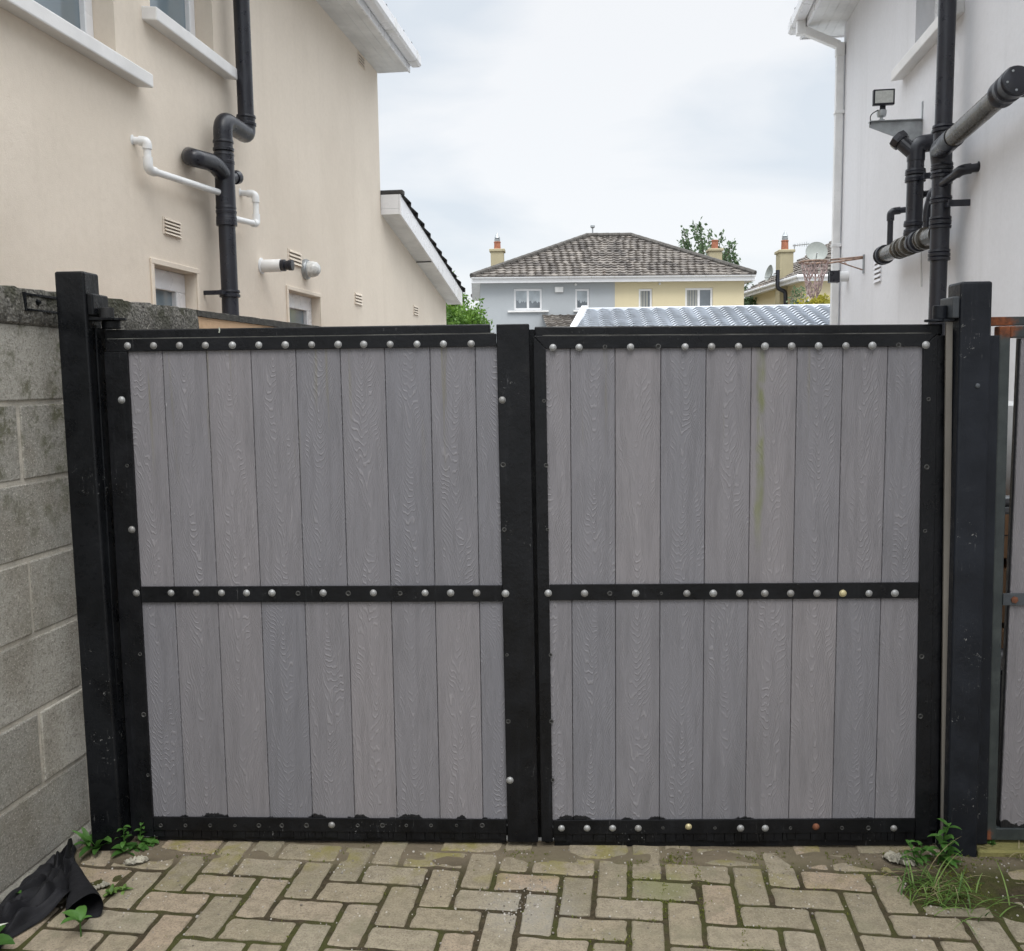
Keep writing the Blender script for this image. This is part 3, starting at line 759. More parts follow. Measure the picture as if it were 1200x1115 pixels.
root = empty('gate_post', (1.415, 0, 0), 'greyish black square steel gate post between the right gate leaf and the side gate', 'gate post')
b = MB(); P8 = [(1.378, -.06, -.03), (1.477, -.06, -.03), (1.477, .045, -.03), (1.378, .045, -.03), (1.3545, -.06, 1.914), (1.4535, -.06, 1.914), (1.4535, .045, 1.914), (1.3545, .045, 1.914)]
b.hexa(P8); add(b, 'post_tube', 'grey_post', .008)
b = MB(); b.box(1.334, 1.3545, -.055, .05, 1.80, 1.868); add(b, 'hinge_block', 'worn_post', .004)
b = MB(); b.box(1.30, 1.352, -.03, .045, 1.792, 1.7995); b.cyl((1.302, .0, 1.792), (1.302, .0, 1.7995), .034); add(b, 'hinge_plate', 'grey_post', .001)
b = MB(); b.cyl((1.314, -.003, 1.80), (1.314, -.003, 1.843), .022, n=24); add(b, 'hinge_pin', 'grey_post', .002)
b = MB(); ga, gb, gc, gd = G(1108.5, 390, -.02)[0], G(1116, 390, -.02)[0], G(1103, 985, -.02)[0], G(1110.5, 985, -.02)[0]
P8 = [(gc, -.02, .02), (gd, -.02, .02), (gd, -.012, .02), (gc, -.012, .02), (ga, -.02, 1.79), (gb, -.02, 1.79), (gb, -.012, 1.79), (ga, -.012, 1.79)]
b.hexa(P8)
m_taupe = basic('taupe galvanised strip', (.18, .165, .145), .5, .2, .25, 6, .0005, 50, (1, 1, .3))
b.build('gap_strip', m_taupe, root)
b = MB(); b.box(1.29, 1.3535, .083, .089, .0, 1.77); b.box(1.354, 1.38, .0455, .088, .0, 1.70); add(b, 'rear_gap_block', 'black_post', 0)  # added black plates behind the gap, only to darken it
b = MB(); P8 = [(1.4775, -.02, .03), (1.526, -.02, .03), (1.526, .04, .03), (1.4775, .04, .03), (1.4595, -.02, 1.745), (1.499, -.02, 1.745), (1.499, .04, 1.745), (1.4595, .04, 1.745)]
b.hexa(P8); add(b, 'side_plate', 'grey_post', .003)
b = MB(); b.lathe((1.4165, -.061, 1.585), (0, -1, 0), [(.008, 0), (.007, .004), (.003, .006)], 10); add(b, 'weld_nub', 'worn_post', 0)

# ---- side gate at the right edge
root = empty('side_gate', (1.50, 0, 0), 'narrow side gate at the right edge, green grey steel frame with rusty corners', 'gate')
b = MB(); b.box(1.4575, 2.45, .022, .06, 1.778, 1.806); add(b, 'head_bar', 'rusty', .002)
b = MB(); P8 = [(1.532, .0, .035), (1.564, .0, .035), (1.564, .04, .035), (1.532, .04, .035), (1.5065, .0, 1.775), (1.5425, .0, 1.775), (1.5425, .04, 1.775), (1.5065, .04, 1.775)]
b.hexa(P8); add(b, 'frame_stile', 'rusty', .004)
b = MB(); b.box(1.543, 2.40, .0, .04, 1.737, 1.775); add(b, 'frame_rail', 'rusty', .004)
b = MB(); b.box(1.525, 2.42, .002, .042, .033, .077); add(b, 'frame_rail', 'rusty', .004)
b = MB(); b.box(2.37, 2.41, .0, .04, .078, 1.736); add(b, 'frame_stile', 'rusty', .004)
planks([1.579, 1.69, 1.84, 1.99, 2.14, 2.29, 2.369], .078, 1.736, root, 55, y=.006)
b = MB(); b.box(1.552, 1.66, -.004, .0045, .855, .895); add(b, 'latch_plate', 'worn_post', .001)
b = MB(); b.lathe((1.588, -.005, .875), (0, -1, 0), [(.012, 0), (.012, .004), (.005, .005)], 6); add(b, 'latch_bolt', 'rustbolt', 0)
b = MB(); b.box(1.573, 1.5785, .012, .026, .08, 1.736); add(b, 'edge_trim', 'black_low', 0)

# ---- low sill under side gate: mossy concrete
b = MB(); b.box(1.485, 2.6, -.05, .10, -.03, .022, fr=None)
o = b.build('threshold', basic('mossy concrete sill', (.15, .14, .05), .95, 0, .5, 22, .006, 90, col2=(.22, .20, .07)), bevel=.006)
tag(o, 'mossy concrete threshold under the side gate', 'threshold')

# ================================================================ BLOCK WALL
root = empty('block_wall', WW(-.6, 0, 0), 'grey concrete block wall with mossy roughcast top left of the gate', 'wall')
PZ = .2565; zc = [.030+PZ*k for k in range(7)]      # courses
R_ = random.Random(4)
b = MB()
bl = .512
for k in range(7):
    z0_ = zc[k]+.0075; z1_ = zc[k]+PZ-.0075 if k < 6 else 1.822
    z1_ = min(z1_, 1.822)
    off = -.238 if k % 2 == 1 else .018
    u = off-bl*7
    while u < 1.03:
        ua, ub = u+.0075, u+bl-.0075
        ub = min(ub, 1.03)
        if ub > ua+.02:
            # subdivided, slightly uneven block face
            o_ = R_.uniform(-.003, .003)
            b.box(ua, ub, -.19+o_, o_, z0_, z1_, col=R_.random(), fr=WW)
        u += bl
b.build('blocks', M['block'], root, bevel=.005, segs=2)
b = MB(); b.box(-3.6, 1.03, -.186, -.005, .0, 1.822, fr=WW); b.build('mortar', M['mortar'], root)
# plinth fillet
b = MB(); b.add([WW(-3.6, -.02, -.03), WW(-3.6, .030, -.03), WW(-3.6, .024, .020), WW(-3.6, .0, .034), WW(-3.6, -.02, .034),
                 WW(.05, -.02, -.03), WW(.05, .030, -.03), WW(.05, .024, .020), WW(.05, .0, .034), WW(.05, -.02, .034)],
                [(0, 1, 2, 3, 4), (9, 8, 7, 6, 5)]+[(k, 5+k, 5+(k+1) % 5, (k+1) % 5) for k in range(5)])
b.build('plinth', M['plinth'], root)
# roughcast top band with uneven upper edge
b = MB(); n = 260; rows = []
for i in range(n+1):
    u = -3.6+(1.04+3.6)*i/n
    t = 1.940+.012*(u+.2) + .007*noise.noise(Vector((u*9, 0, 3)))+.006*noise.noise(Vector((u*33, 0, 5)))
    e = lambda k: .006*noise.noise(Vector((u*22, k*3.3, 7)))+.003*noise.noise(Vector((u*70, k, 7)))
    rows.append([WW(u, .004, 1.822), WW(u, .012+e(1), 1.829), WW(u, .014+e(2), 1.87), WW(u, .013+e(3), 1.91), WW(u, .004+e(4), t), WW(u, -.06, t+.004+e(5)), WW(u, -.14, t+e(6)), WW(u, -.197, t-.02), WW(u, -.20, 1.822)])
m_ = 9; vs = [p for r in rows for p in r]; fs = []
for i in range(n):
    for k in range(m_): fs.append((i*m_+k, (i+1)*m_+k, (i+1)*m_+(k+1) % m_, i*m_+(k+1) % m_))
fs += [tuple(range(m_)), tuple(range(n*m_+m_-1, n*m_-1, -1))]
b.add(vs, fs); b.build('roughcast_top', M['roughcast'], root, smooth=True)

root = empty('painted_wall', WW(2, 0, 0), 'tan painted garden wall with dark mossy coping behind the left gate leaf', 'wall')
b = MB(); b.box(1.042, 5.6, -.20, .004, -.03, 1.925, fr=WW); b.build('wall_body', M['tan'], root)
b = MB(); n = 160; rows = []
for i in range(n+1):
    u = 1.042+4.56*i/n; t = 1.958+.008*(u-1) + .005*noise.noise(Vector((u*8, 2, 3)))+.006*noise.noise(Vector((u*30, 2, 5)))
    rows.append([WW(u, .012, 1.926+.004*noise.noise(Vector((u*20, 0, 0)))), WW(u, .010, t-.006), WW(u, -.03, t), WW(u, -.18, t), WW(u, -.21, t-.006), WW(u, -.21, 1.926)])
m_ = 6; fs = []
for i in range(n):
    for k in range(m_): fs.append((i*m_+k, (i+1)*m_+k, (i+1)*m_+(k+1) % m_, i*m_+(k+1) % m_))
fs += [tuple(range(m_)), tuple(range(n*m_+m_-1, n*m_-1, -1))]
b.add([p for r in rows for p in r], fs); b.build('coping', M['dark_coping'], root)
#__PART2__

# ================================================================ HOUSES
M['ventslot'] = basic('vent slot shade', (.16, .14, .12), .9, 0, .2, 30)  # darker cream paints the shade between vent louvres
M['curtain'] = basic('grey white net curtain', (.40, .44, .47), .8, 0, .2, 3)
class Facade:
    """vertical wall plane; u along the wall (away from camera), w outwards, z up"""
    def __init__(s, px, py, depth, ang, side):
        q = AT(px, py, depth); s.p0 = Vector((q.x, q.y, 0)); a = math.radians(ang)
        s.d = Vector((math.sin(a), math.cos(a), 0)); s.n = Vector((math.cos(a), -math.sin(a), 0))*side
    def pt(s, u, w, z): return tuple(s.p0 + s.d*u + s.n*w + Vector((0, 0, z)))
    def uz(s, px, py, w=0.0):
        q = hit(px, py, s.p0+s.n*w, s.n); r = q-s.p0; return r.dot(s.d), q.z
    def P(s, px, py, w=0.0):
        u, z = s.uz(px, py, w); return Vector(s.pt(u, w, z))

def wall_with_holes(b, fr, u0, u1, z0, z1, holes, depth=.13):
    us = sorted({u0, u1} | {h[0] for h in holes} | {h[1] for h in holes}); zs = sorted({z0, z1} | {h[2] for h in holes} | {h[3] for h in holes})
    for i in range(len(us)-1):
        for j in range(len(zs)-1):
            cu, cz = (us[i]+us[i+1])/2, (zs[j]+zs[j+1])/2
            if any(h[0] < cu < h[1] and h[2] < cz < h[3] for h in holes): continue
            b.quad(fr(us[i], 0, zs[j]), fr(us[i+1], 0, zs[j]), fr(us[i+1], 0, zs[j+1]), fr(us[i], 0, zs[j+1]))
    for a, c, e, f in holes:
        for p, q in (((a, e), (a, f)), ((a, f), (c, f)), ((c, f), (c, e)), ((c, e), (a, e))):
            b.quad(fr(p[0], 0, p[1]), fr(q[0], 0, q[1]), fr(q[0], -depth, q[1]), fr(p[0], -depth, p[1]))

def window(root, fr, a, c, e, f, depth=.12, fw=.06, mull=(), glass='glass', sill=None, name='window', trans=None, label=None):
    """frame + panes + sill"""
    b = MB(); w0, w1 = -depth-.05, -depth+.012
    b.box(a+.001, c-.001, w0, w1, e+.001, e+fw, fr=fr); b.box(a+.001, c-.001, w0, w1, f-fw, f-.001, fr=fr)
    b.box(a+.001, a+fw, w0+.001, w1-.001, e+fw, f-fw, fr=fr); b.box(c-fw, c-.001, w0+.001, w1-.001, e+fw, f-fw, fr=fr)
    for mu in mull: b.box(mu-fw*.55, mu+fw*.55, w0+.001, w1-.001, e+fw, f-fw, fr=fr)
    if trans: b.box(a+fw, c-fw, w0+.002, w1-.002, trans-fw*.5, trans+fw*.5, fr=fr)
    # rebate inside the frame
    wo = b.build(name, M['upvc'], root, bevel=.004)
    if label: wo['label'] = label
    g_ = MB(); g_.quad(fr(a+fw*.5, -depth-.02, e+fw*.5), fr(c-fw*.5, -depth-.02, e+fw*.5), fr(c-fw*.5, -depth-.02, f-fw*.5), fr(a+fw*.5, -depth-.02, f-fw*.5))
    p = g_.build('pane', M[glass] if isinstance(glass, str) else glass, wo)
    if sill:
        s0, s1, prj, th = sill
        s_ = MB(); P = [fr(a-s0, -depth, e-.004-th), fr(c+s1, -depth, e-.004-th), fr(c+s1, prj, e-.03-th), fr(a-s0, prj, e-.03-th),
                        fr(a-s0, -depth, e-.004), fr(c+s1, -depth, e-.004), fr(c+s1, prj, e-.03), fr(a-s0, prj, e-.03)]
        s_.hexa(P); s_.build('sill', M['sill'], wo, bevel=.008, segs=2)
    return wo

def air_vent(root, fr, u, z, w=.22, h=.13, mat='cream', slats=5):
    b = MB(); b.box(u-w/2, u+w/2, .0, .005, z-h/2, z+h/2, fr=fr)
    b.build('air_vent', M[mat], root, bevel=.001)
    v = root.children[-1]
    for k in range(slats):
        zz = z-h/2+h*(k+.5)/slats
        b = MB() if k == 0 else b
        P = [(u-w*.44, .0052, zz-h*.22/slats), (u+w*.44, .0052, zz-h*.22/slats), (u+w*.44, .0052, zz+h*.28/slats), (u-w*.44, .0052, zz+h*.28/slats),
             (u-w*.44, .017, zz-h*.36/slats), (u+w*.44, .017, zz-h*.36/slats), (u+w*.44, .010, zz+h*.2/slats), (u-w*.44, .010, zz+h*.2/slats)]
        b.hexa([fr(*p) for p in P])
    b2 = MB()
    for k in range(slats-1):
        zz = z-h/2+h*(k+1)/slats
        b2.box(u-w*.42, u+w*.42, .0054, .0065, zz-h*.10/slats, zz+h*.08/slats, fr=fr)  # dark strips stand in for the shade between louvres
    o = b.build('louvre', M[mat], None); o2 = b2.build('slot', M['ventslot'], None)
    for q in (o, o2):
        q.parent = v; q.matrix_parent_inverse = Matrix.Translation(-root.location)@Matrix.Identity(4)
        q.matrix_parent_inverse = Matrix.Identity(4); 
    return v

def bend(p0, c, p1, n=6):
    p0, c, p1 = Vector(p0), Vector(c), Vector(p1)
    return [p0*(1-t)**2 + c*2*t*(1-t) + p1*t*t for t in [k/n for k in range(n+1)]]
def route(pts, r):
    """polyline with rounded corners"""
    pts = [Vector(p) for p in pts]; o = [pts[0]]
    for i in range(1, len(pts)-1):
        a = (pts[i-1]-pts[i]); c = (pts[i+1]-pts[i]); ra = min(r, a.length*.49, c.length*.49)
        o += bend(pts[i]+a.normalized()*ra, pts[i], pts[i]+c.normalized()*ra, 7)
    o.append(pts[-1]); return o

# ---------------------------------------------------------------- cream house (left)
FL = Facade(446, 235, 10.2, 5, 1)
root = empty('cream_house', FL.pt(0, 0, 0), 'cream rendered two storey house on the left with black and white wall pipes', 'house')
fr = FL.pt
EZ = 4.92
w1r = FL.uz(133, 5)[0]; w2l = FL.uz(176, 10)[0]; w2r = FL.uz(251, 70)[0]
s1z = FL.uz(158, 90)[1]; s2z = FL.uz(270, 85)[1]
g1l, g1t = FL.uz(179, 310); g1r = FL.uz(229, 316)[0]
g2l, g2t = FL.uz(337, 340); g2r = FL.uz(374, 345)[0]
holes = [(w1r-1.9, w1r, 3.36, 4.55), (w2l, w2r, 3.75, 4.6), (g1l, g1r, 1.25, g1t), (g2l, g2r, 1.3, g2t)]
b = MB()
wall_with_holes(b, fr, -9.5, 0, -.03, EZ, holes)
lt, lb = FL.uz(450, 255), FL.uz(523, 354)
LU = 3.49
def zlean(u): return 3.425 - (3.425-2.76)*(u/3.46)
b.add([fr(0, 0, -.03), fr(LU, 0, -.03), fr(LU, 0, zlean(LU)), fr(0, 0, zlean(0))], [(0, 1, 2, 3)])
# far walls so that the house is a solid from any side
W_ = -7.5
b.quad(fr(0, 0, zlean(0)), fr(0, W_, zlean(0)), fr(0, W_, EZ), fr(0, 0, EZ)); b.quad(fr(LU, 0, -.03), fr(LU, W_, -.03), fr(LU, W_, zlean(LU)), fr(LU, 0, zlean(LU)))
b.quad(fr(-9.5, 0, -.03), fr(-9.5, W_, -.03), fr(-9.5, W_, EZ), fr(-9.5, 0, EZ))
b.build('wall', M['cream'], root, fixn=False)
window(root, fr, *holes[0], depth=.13, fw=.075, mull=[w1r-.95], sill=(.05, .22, .09, .075))
window(root, fr, *holes[1], depth=.13, fw=.075, sill=(.10, .16, .09, .075))
window(root, fr, *holes[2], depth=.085, fw=.12, glass='glass')
window(root, fr, *holes[3], depth=.085, fw=.12, glass='glass')
for h_ in holes[2:]:      # raised plaster band round the ground floor windows
    b = MB(); t = .035
    b.box(h_[0]-t, h_[1]+t, .0005, .012, h_[3]+.002, h_[3]+t, fr=fr); b.box(h_[0]-t, h_[0]-.002, .0005, .0118, h_[2], h_[3]+.002, fr=fr); b.box(h_[1]+.002, h_[1]+t, .0005, .0118, h_[2], h_[3]+.002, fr=fr)
    b.build('window_surround', M['cream'], root, bevel=.003)
for (x0_, y0_, x1_, y1_, n_) in ((190, 253, 212, 281, 5), (337, 296, 353, 309, 4), (415, 343, 424, 358, 4), (484, 357, 490, 371, 4), (419, 63, 427, 80, 4)):
    ua, za = FL.uz(x0_, y0_); ub, zb_ = FL.uz(x1_, y1_)
    air_vent(root, fr, (ua+ub)/2, (za+zb_)/2, abs(ub-ua), abs(za-zb_)*.95 if n_ == 5 else .12, 'cream', n_)
# eaves: soffit, fascia, gutter, roof
b = MB(); b.box(-9.6, .03, .0005, .335, EZ-.018, EZ, fr=fr)
for k in range(3):
    b.box(-9.6, .028, .08+.09*k, .084+.09*k, EZ-.0215, EZ-.0185, fr=fr)
b.build('soffit', M['soffit'], root)
b = MB(); b.box(-2.02, -2.0, .002, .33, EZ-.024, EZ-.019, fr=fr); b.build('soffit_joint', M['darkgrit'], root)
b = MB(); b.box(-9.6, .034, .336, .356, EZ-.03, EZ+.19, fr=fr); b.build('fascia', M['upvc'], root, bevel=.003)
def gutter(root, fr, u0, u1, w, z, r=.058, square=False, mat='upvc'):
    b = MB(); n = 10; prof = []
    if square: prof = [(0, .0), (0, -.09), (.02, -.105), (.095, -.105), (.115, -.085), (.115, .0), (.108, 0), (.108, -.08), (.09, -.098), (.02, -.098), (.008, -.085), (.008, 0)]
    else:
        prof = [(r+r*math.cos(PI+PI*k/n), r*math.sin(PI+PI*k/n)) for k in range(n+1)] + [(r+(r-.006)*math.cos(2*PI-PI*k/n), (r-.006)*math.sin(2*PI-PI*k/n)) for k in range(n+1)]
    m_ = len(prof); A = [fr(u0, w+p, z+q) for p, q in prof]; B = [fr(u1, w+p, z+q) for p, q in prof]
    b.add(A+B, [(k, (k+1) % m_, m_+(k+1) % m_, m_+k) for k in range(m_)])
    # end caps
    half = prof[:n+1] if not square else prof[:6]
    b.add([fr(u1, w+p, z+q) for p, q in half], [tuple(range(len(half)))]); b.add([fr(u0, w+p, z+q) for p, q in half], [tuple(range(len(half)))])
    g_ = b.build('gutter', M[mat], root)
    u = u1-.18
    while u > max(u0, u1-9):
        if square: A = [(-.002, .004), (-.002, -.094), (.016, -.110), (.099, -.110), (.120, -.088), (.120, .004)]
        else: A = [(r+(r+.005)*math.cos(PI+PI*k/n), (r+.005)*math.sin(PI+PI*k/n)) for k in range(n+1)]
        for s0, s1 in ((u-.03, u+.03),):
            c = MB(); P = [fr(s0, w+p, z+q) for p, q in A]+[fr(s1, w+p, z+q) for p, q in A]; k_ = len(A)
            c.add(P, [(k, k+1, k_+k+1, k_+k) for k in range(k_-1)]+[tuple(range(k_)), tuple(range(k_, 2*k_))])
            o = c.build('gutter_bracket', M['soffit'], None); o.parent = g_
        u -= .9
    return g_
gutter(root, fr, -9.6, .06, .357, EZ+.135, square=True)
def tiled_roof(root, poly_fn, nu, nv, mat, name='roof', th=.03, wavy=.02, expose=True, rnd=2, tilew=.3):
    """poly_fn(s,t) -> 3D point, s across 0..1, t up the slope 0..1; rows of overlapping wavy tiles"""
    R_ = random.Random(rnd); b = MB(); nrm = (Vector(poly_fn(1, .5))-Vector(poly_fn(0, .5))).cross(Vector(poly_fn(.5, 1))-Vector(poly_fn(.5, 0))).normalized()
    if nrm.z < 0: nrm = -nrm
    for j in range(nv):
        t0, t1 = j/nv, (j+1)/nv
        L0 = (Vector(poly_fn(1, t0))-Vector(poly_fn(0, t0))).length
        n = max(1, int(L0/tilew)); 
        for i in range(n):
            s0, s1 = i/n, (i+1)/n
            a, c = Vector(poly_fn(s0, t0)), Vector(poly_fn(s1, t0)); d, e = Vector(poly_fn(s1, t1)), Vector(poly_fn(s0, t1))
            lift = th*(1+R_.uniform(-.25, .25)); mid0 = (a+c)/2; mid1 = (d+e)/2
            col = min(1, max(0, R_.gauss(.5, .34)))
            lo = nrm*lift; wv = nrm*wavy
            b.add([a+lo, (a*3+c)/4+lo+wv, mid0+lo, (a+c*3)/4+lo-wv*.3, c+lo, a, c, e+nrm*.002, (e*3+d)/4+nrm*.002+wv, mid1+nrm*.002, (e+d*3)/4+nrm*.002-wv*.3, d+nrm*.002],
                  [(0, 1, 8, 7), (1, 2, 9, 8), (2, 3, 10, 9), (3, 4, 11, 10), (0, 5, 6, 4, 3, 2, 1)], None, col)
    return b.build(name, mat, root, fixn=False)
# main roof slope rising to the left of the gutter
def sl(s, t): return fr(-9.7+9.78*s, .40-4.1*t, EZ+.165+2.5*t)
tiled_roof(root, sl, 1, 14, M['darktile'], tilew=.33)
b = MB(); b.quad(fr(-9.7, .40, EZ+.15), fr(.07, .40, EZ+.15), fr(.07, -3.7, EZ+2.64), fr(-9.7, -3.7, EZ+2.64))
b.quad(fr(.03, .33, EZ), fr(.03, W_, EZ), fr(.03, -3.7, EZ+2.63), fr(.03, .33, EZ+.15)); b.quad(fr(-9.7, W_, EZ), fr(.07, W_, EZ), fr(.07, -3.7, EZ+2.64), fr(-9.7, -3.7, EZ+2.64)); b.build('roof_underlay', M['soffit'], root)
# lean-to verge on the extension
OV = .20
def vz(u): return 3.475 - (3.475-2.80)*(u/3.46)
b = MB(); u0_, u1_ = .012, 3.62
b.hexa([fr(u0_, .0, vz(u0_)-.055), fr(u0_, OV, vz(u0_)-.055), fr(u1_, OV, vz(u1_)-.055), fr(u1_, .0, vz(u1_)-.055),
        fr(u0_, .0, vz(u0_)+.0), fr(u0_, OV, vz(u0_)+.0), fr(u1_, OV, vz(u1_)+.0), fr(u1_, .0, vz(u1_)+.0)])
b.build('soffit', M['soffit'], root)
b = MB(); b.hexa([fr(u0_-.01, OV+.001, vz(u0_)-.065), fr(u0_-.01, OV+.022, vz(u0_)-.065), fr(u1_, OV+.022, vz(u1_)-.075), fr(u1_, OV+.001, vz(u1_)-.075),
        fr(u0_-.01, OV+.001, vz(u0_)+.155), fr(u0_-.01, OV+.022, vz(u0_)+.155), fr(u1_, OV+.022, vz(u1_)+.135), fr(u1_, OV+.001, vz(u1_)+.135)])
b.build('bargeboard', M['upvc'], root, bevel=.004)
b = MB(); b.box(u0_-.01, u0_+.012, .0, OV, vz(u0_)+.001, vz(u0_)+.153, fr=fr); b.box(u0_-.01, u0_-.002, .0, OV, vz(u0_)-.06, vz(u0_)+.0, fr=fr); b.build('box_end', M['upvc'], root, bevel=.003)
b = MB(); b.box(1.62, 1.64, .003, OV, vz(1.63)-.066, vz(1.63)-.056, fr=fr); b.build('soffit_joint', M['darkgrit'], root)
def sl2(s, t):
    u = 3.72-3.68*t; return fr(u, -6+(6+OV+.05)*s, vz(u)+.15)
tiled_roof(root, sl2, 1, 11, M['darktile'], tilew=.32, th=.05, wavy=.012)
b = MB(); b.quad(fr(3.7, -6, vz(3.7)+.14), fr(3.7, OV+.03, vz(3.7)+.14), fr(0.04, OV+.03, vz(.04)+.14), fr(.04, -6, vz(.04)+.14)); b.build('roof_underlay', M['darktile'], root)
b = MB(); b.box(.0, .09, -.3, OV+.05, vz(.04)+.15, vz(.04)+.205, fr=fr); b.build('flashing_tile', M['darktile'], root, bevel=.01)

# ---- black soil pipe on the cream house
def collar(b, p, d, r, h=.07): b.lathe(p, d, [(r, -h/2), (r+.012, -h/2+.004), (r+.013, -h/2+.02), (r+.006, -h/2+.026), (r+.006, h/2-.02), (r+.012, h/2-.014), (r+.010, h/2), (r, h/2)], 20)
RR = .054
wA, wB = .12, .12
q = lambda px, py, w=.12: FL.P(px, py, w)
root = empty('soil_pipe', FL.pt(-3.9, .1, 0), 'black plastic soil pipe with a swan neck bend on the cream house wall', 'drain pipe')
uA = FL.uz(285.5, 70, .12)[0]; uB = FL.uz(266.5, 280, .12)[0]
zt0 = FL.uz(287, 143, .12)[1]
def fp(u, z, w=.12): return Vector(FL.pt(u, w, z))
b = MB(); b.cyl(fp(uA, zt0), fp(uA, 5.3), RR, n=22); b.build('upper_pipe', M['pvc_black'], root, smooth=True)
zn = FL.uz(287, 157, .12)[1]; z1_ = FL.uz(266, 165, .12)[1]
b = MB(); b.tube(route([fp(uA, zt0+.01), fp(uA, zn+.0), fp(uB, zn+.0), fp(uB, z1_-.06)], .10), RR+.006, 20); b.build('swan_neck', M['pvc_black'], root, smooth=True)
for u, z in ((uA, zt0+.01), (uB, z1_-.05), (uB, z1_-.13)):
    b = MB(); collar(b, fp(u, z), (0, 0, 1), RR); b.build('collar', M['pvc_black'], root, smooth=True)
zend = 0
b = MB(); b.cyl(fp(uB, 0), fp(uB, z1_-.06), RR, n=22)
b.build('lower_pipe', M['pvc_black'], root, smooth=True)
zj = FL.uz(266, 215, .12)[1]
b = MB(); b.cyl(fp(uB, zj-.24), fp(uB, zj+.18), RR+.009, n=22); b.build('branch_fitting', M['pvc_black'], root, smooth=True)
b = MB(); e = FL.P(222, 184, .05); s_ = fp(uB, FL.uz(266, 208, .12)[1]); 
b.tube(route([s_, FL.P(250, 191, .12), FL.P(226, 185, .10), FL.P(221, 183, -.01)], .07), RR, 20); b.build('branch_pipe', M['pvc_black'], root, smooth=True)
b = MB(); b.cyl(fp(uB+.03, zj+.02), fp(uB+.14, zj+.06, .13), .035); b.lathe(fp(uB+.15, zj+.06, .13), fp(uB+.14, zj+.06, .13)-fp(uB+.03, zj+.02), [(.042, -.02), (.045, 0), (.045, .02), (.03, .022)], 16); b.build('access_cap', M['pvc_black'], root, smooth=True)
for z in (zj-.24, FL.uz(268, 248, .12)[1], FL.uz(268, 262, .12)[1], FL.uz(270, 345, .12)[1]):
    b = MB(); collar(b, fp(uB, z), (0, 0, 1), RR, .05); b.build('collar', M['pvc_black'], root, smooth=True)
zb_ = FL.uz(270, 345, .12)[1]
b = MB(); b.box(uB-.13, uB-.05, .11, .125, zb_-.012, zb_+.012, fr=fr); b.box(uB-.13, uB-.115, .0, .112, zb_-.014, zb_+.014, fr=fr); b.build('wall_bracket', M['pvc_black'], root, bevel=.002)

def small_pipe(name, label, pts, r, mat, cat='waste pipe', rad=.04, ends=(0,), fitting=None, grp=None):
    root = empty(name, pts[0], label, cat, grp)
    b = MB(); b.tube(route(pts, rad), r, 14); b.build('pipe_run', M[mat], root, smooth=True)
    pts = [Vector(p) for p in pts]
    for i in range(1, len(pts)-1):
        a = (pts[i-1]-pts[i]).normalized(); c = (pts[i+1]-pts[i]).normalized(); l = min(rad*1.7, (pts[i-1]-pts[i]).length*.5, (pts[i+1]-pts[i]).length*.5)
        b = MB(); b.tube([pts[i]+a*l]+route([pts[i]+a*l*.98, pts[i], pts[i]+c*l*.98], rad)[1:-1]+[pts[i]+c*l], r+.006, 14); b.build('elbow', M[mat], root, smooth=True)
    for i in ends:
        d = pts[1]-pts[0] if i == 0 else pts[-1]-pts[-2]
        b = MB(); b.lathe(pts[i], d, [(r+.002, -.012), (r+.010, -.01), (r+.010, .008), (r+.002, .012)], 14); b.build('socket', M[mat], root, smooth=True)
    return root
def pl(px, py, w): return FL.P(px, py, w)
A = pl(159, 164.5, 0); u1_, z1_ = FL.uz(172, 166, .07); u2_, z2_ = FL.uz(171, 198, .07)
small_pipe('waste_pipe', 'long white waste pipe running down to the black soil pipe on the cream wall', [FL.pt(u1_-.02, -.01, z1_+.005), FL.pt(u1_, .07, z1_), FL.pt(u1_, .07, z2_), FL.pt(uB-.03, .10, FL.uz(260, 227, .1)[1])], .0205, 'pvc_white')
u1_, z1_ = FL.uz(296, 228, .08); z2_ = FL.uz(298, 263, .08)[1]
small_pipe('waste_pipe', 'short white bracket shaped waste pipe just right of the black soil pipe', [FL.pt(u1_-.02, -.01, z1_+.01), FL.pt(u1_, .10, z1_), FL.pt(u1_, .10, z2_), FL.pt(uB+.04, .11, FL.uz(278, 259, .11)[1])], .0205, 'pvc_white')
# thin overflow / conduit line beside the upper pipe
# flue
u, z = FL.uz(306, 312); root = empty('boiler_flue', FL.pt(u, 0, z), 'white boiler flue with a black tip sticking out of the cream wall', 'flue')
b = MB(); b.cyl(FL.pt(u, 0, z), FL.pt(u, .155, z), .046, n=24); b.build('flue_pipe', M['pvc_white'], root, smooth=True)
b = MB(); b.lathe(FL.pt(u, .155, z), FL.n, [(.041, 0), (.043, .005), (.043, .03), (.034, .034), (.034, .055), (.039, .06), (.039, .088), (.025, .09)], 20); b.build('flue_tip', M['pvc_black'], root, smooth=True)
b = MB(); b.lathe(FL.pt(u, 0, z), FL.n, [(.060, 0), (.060, .006), (.048, .012)], 20); b.build('wall_plate', M['pvc_white'], root, smooth=True)
u, z = FL.uz(357, 316); root = empty('bulkhead_lamp', FL.pt(u, 0, z), 'round glass bulkhead lamp on the cream wall beside the flue', 'wall lamp')
b = MB(); b.lathe(FL.pt(u, 0, z), FL.n, [(.085, 0), (.085, .02), (.078, .035), (.07, .037)], 20); b.build('lamp_base', M['galv'], root, smooth=True)
b = MB(); b.lathe(FL.pt(u, .036, z), FL.n, [(.066, 0), (.066, .04), (.055, .075), (.03, .095), (.005, .10)], 20); b.build('lamp_glass', M['lamp_glass'], root, smooth=True)

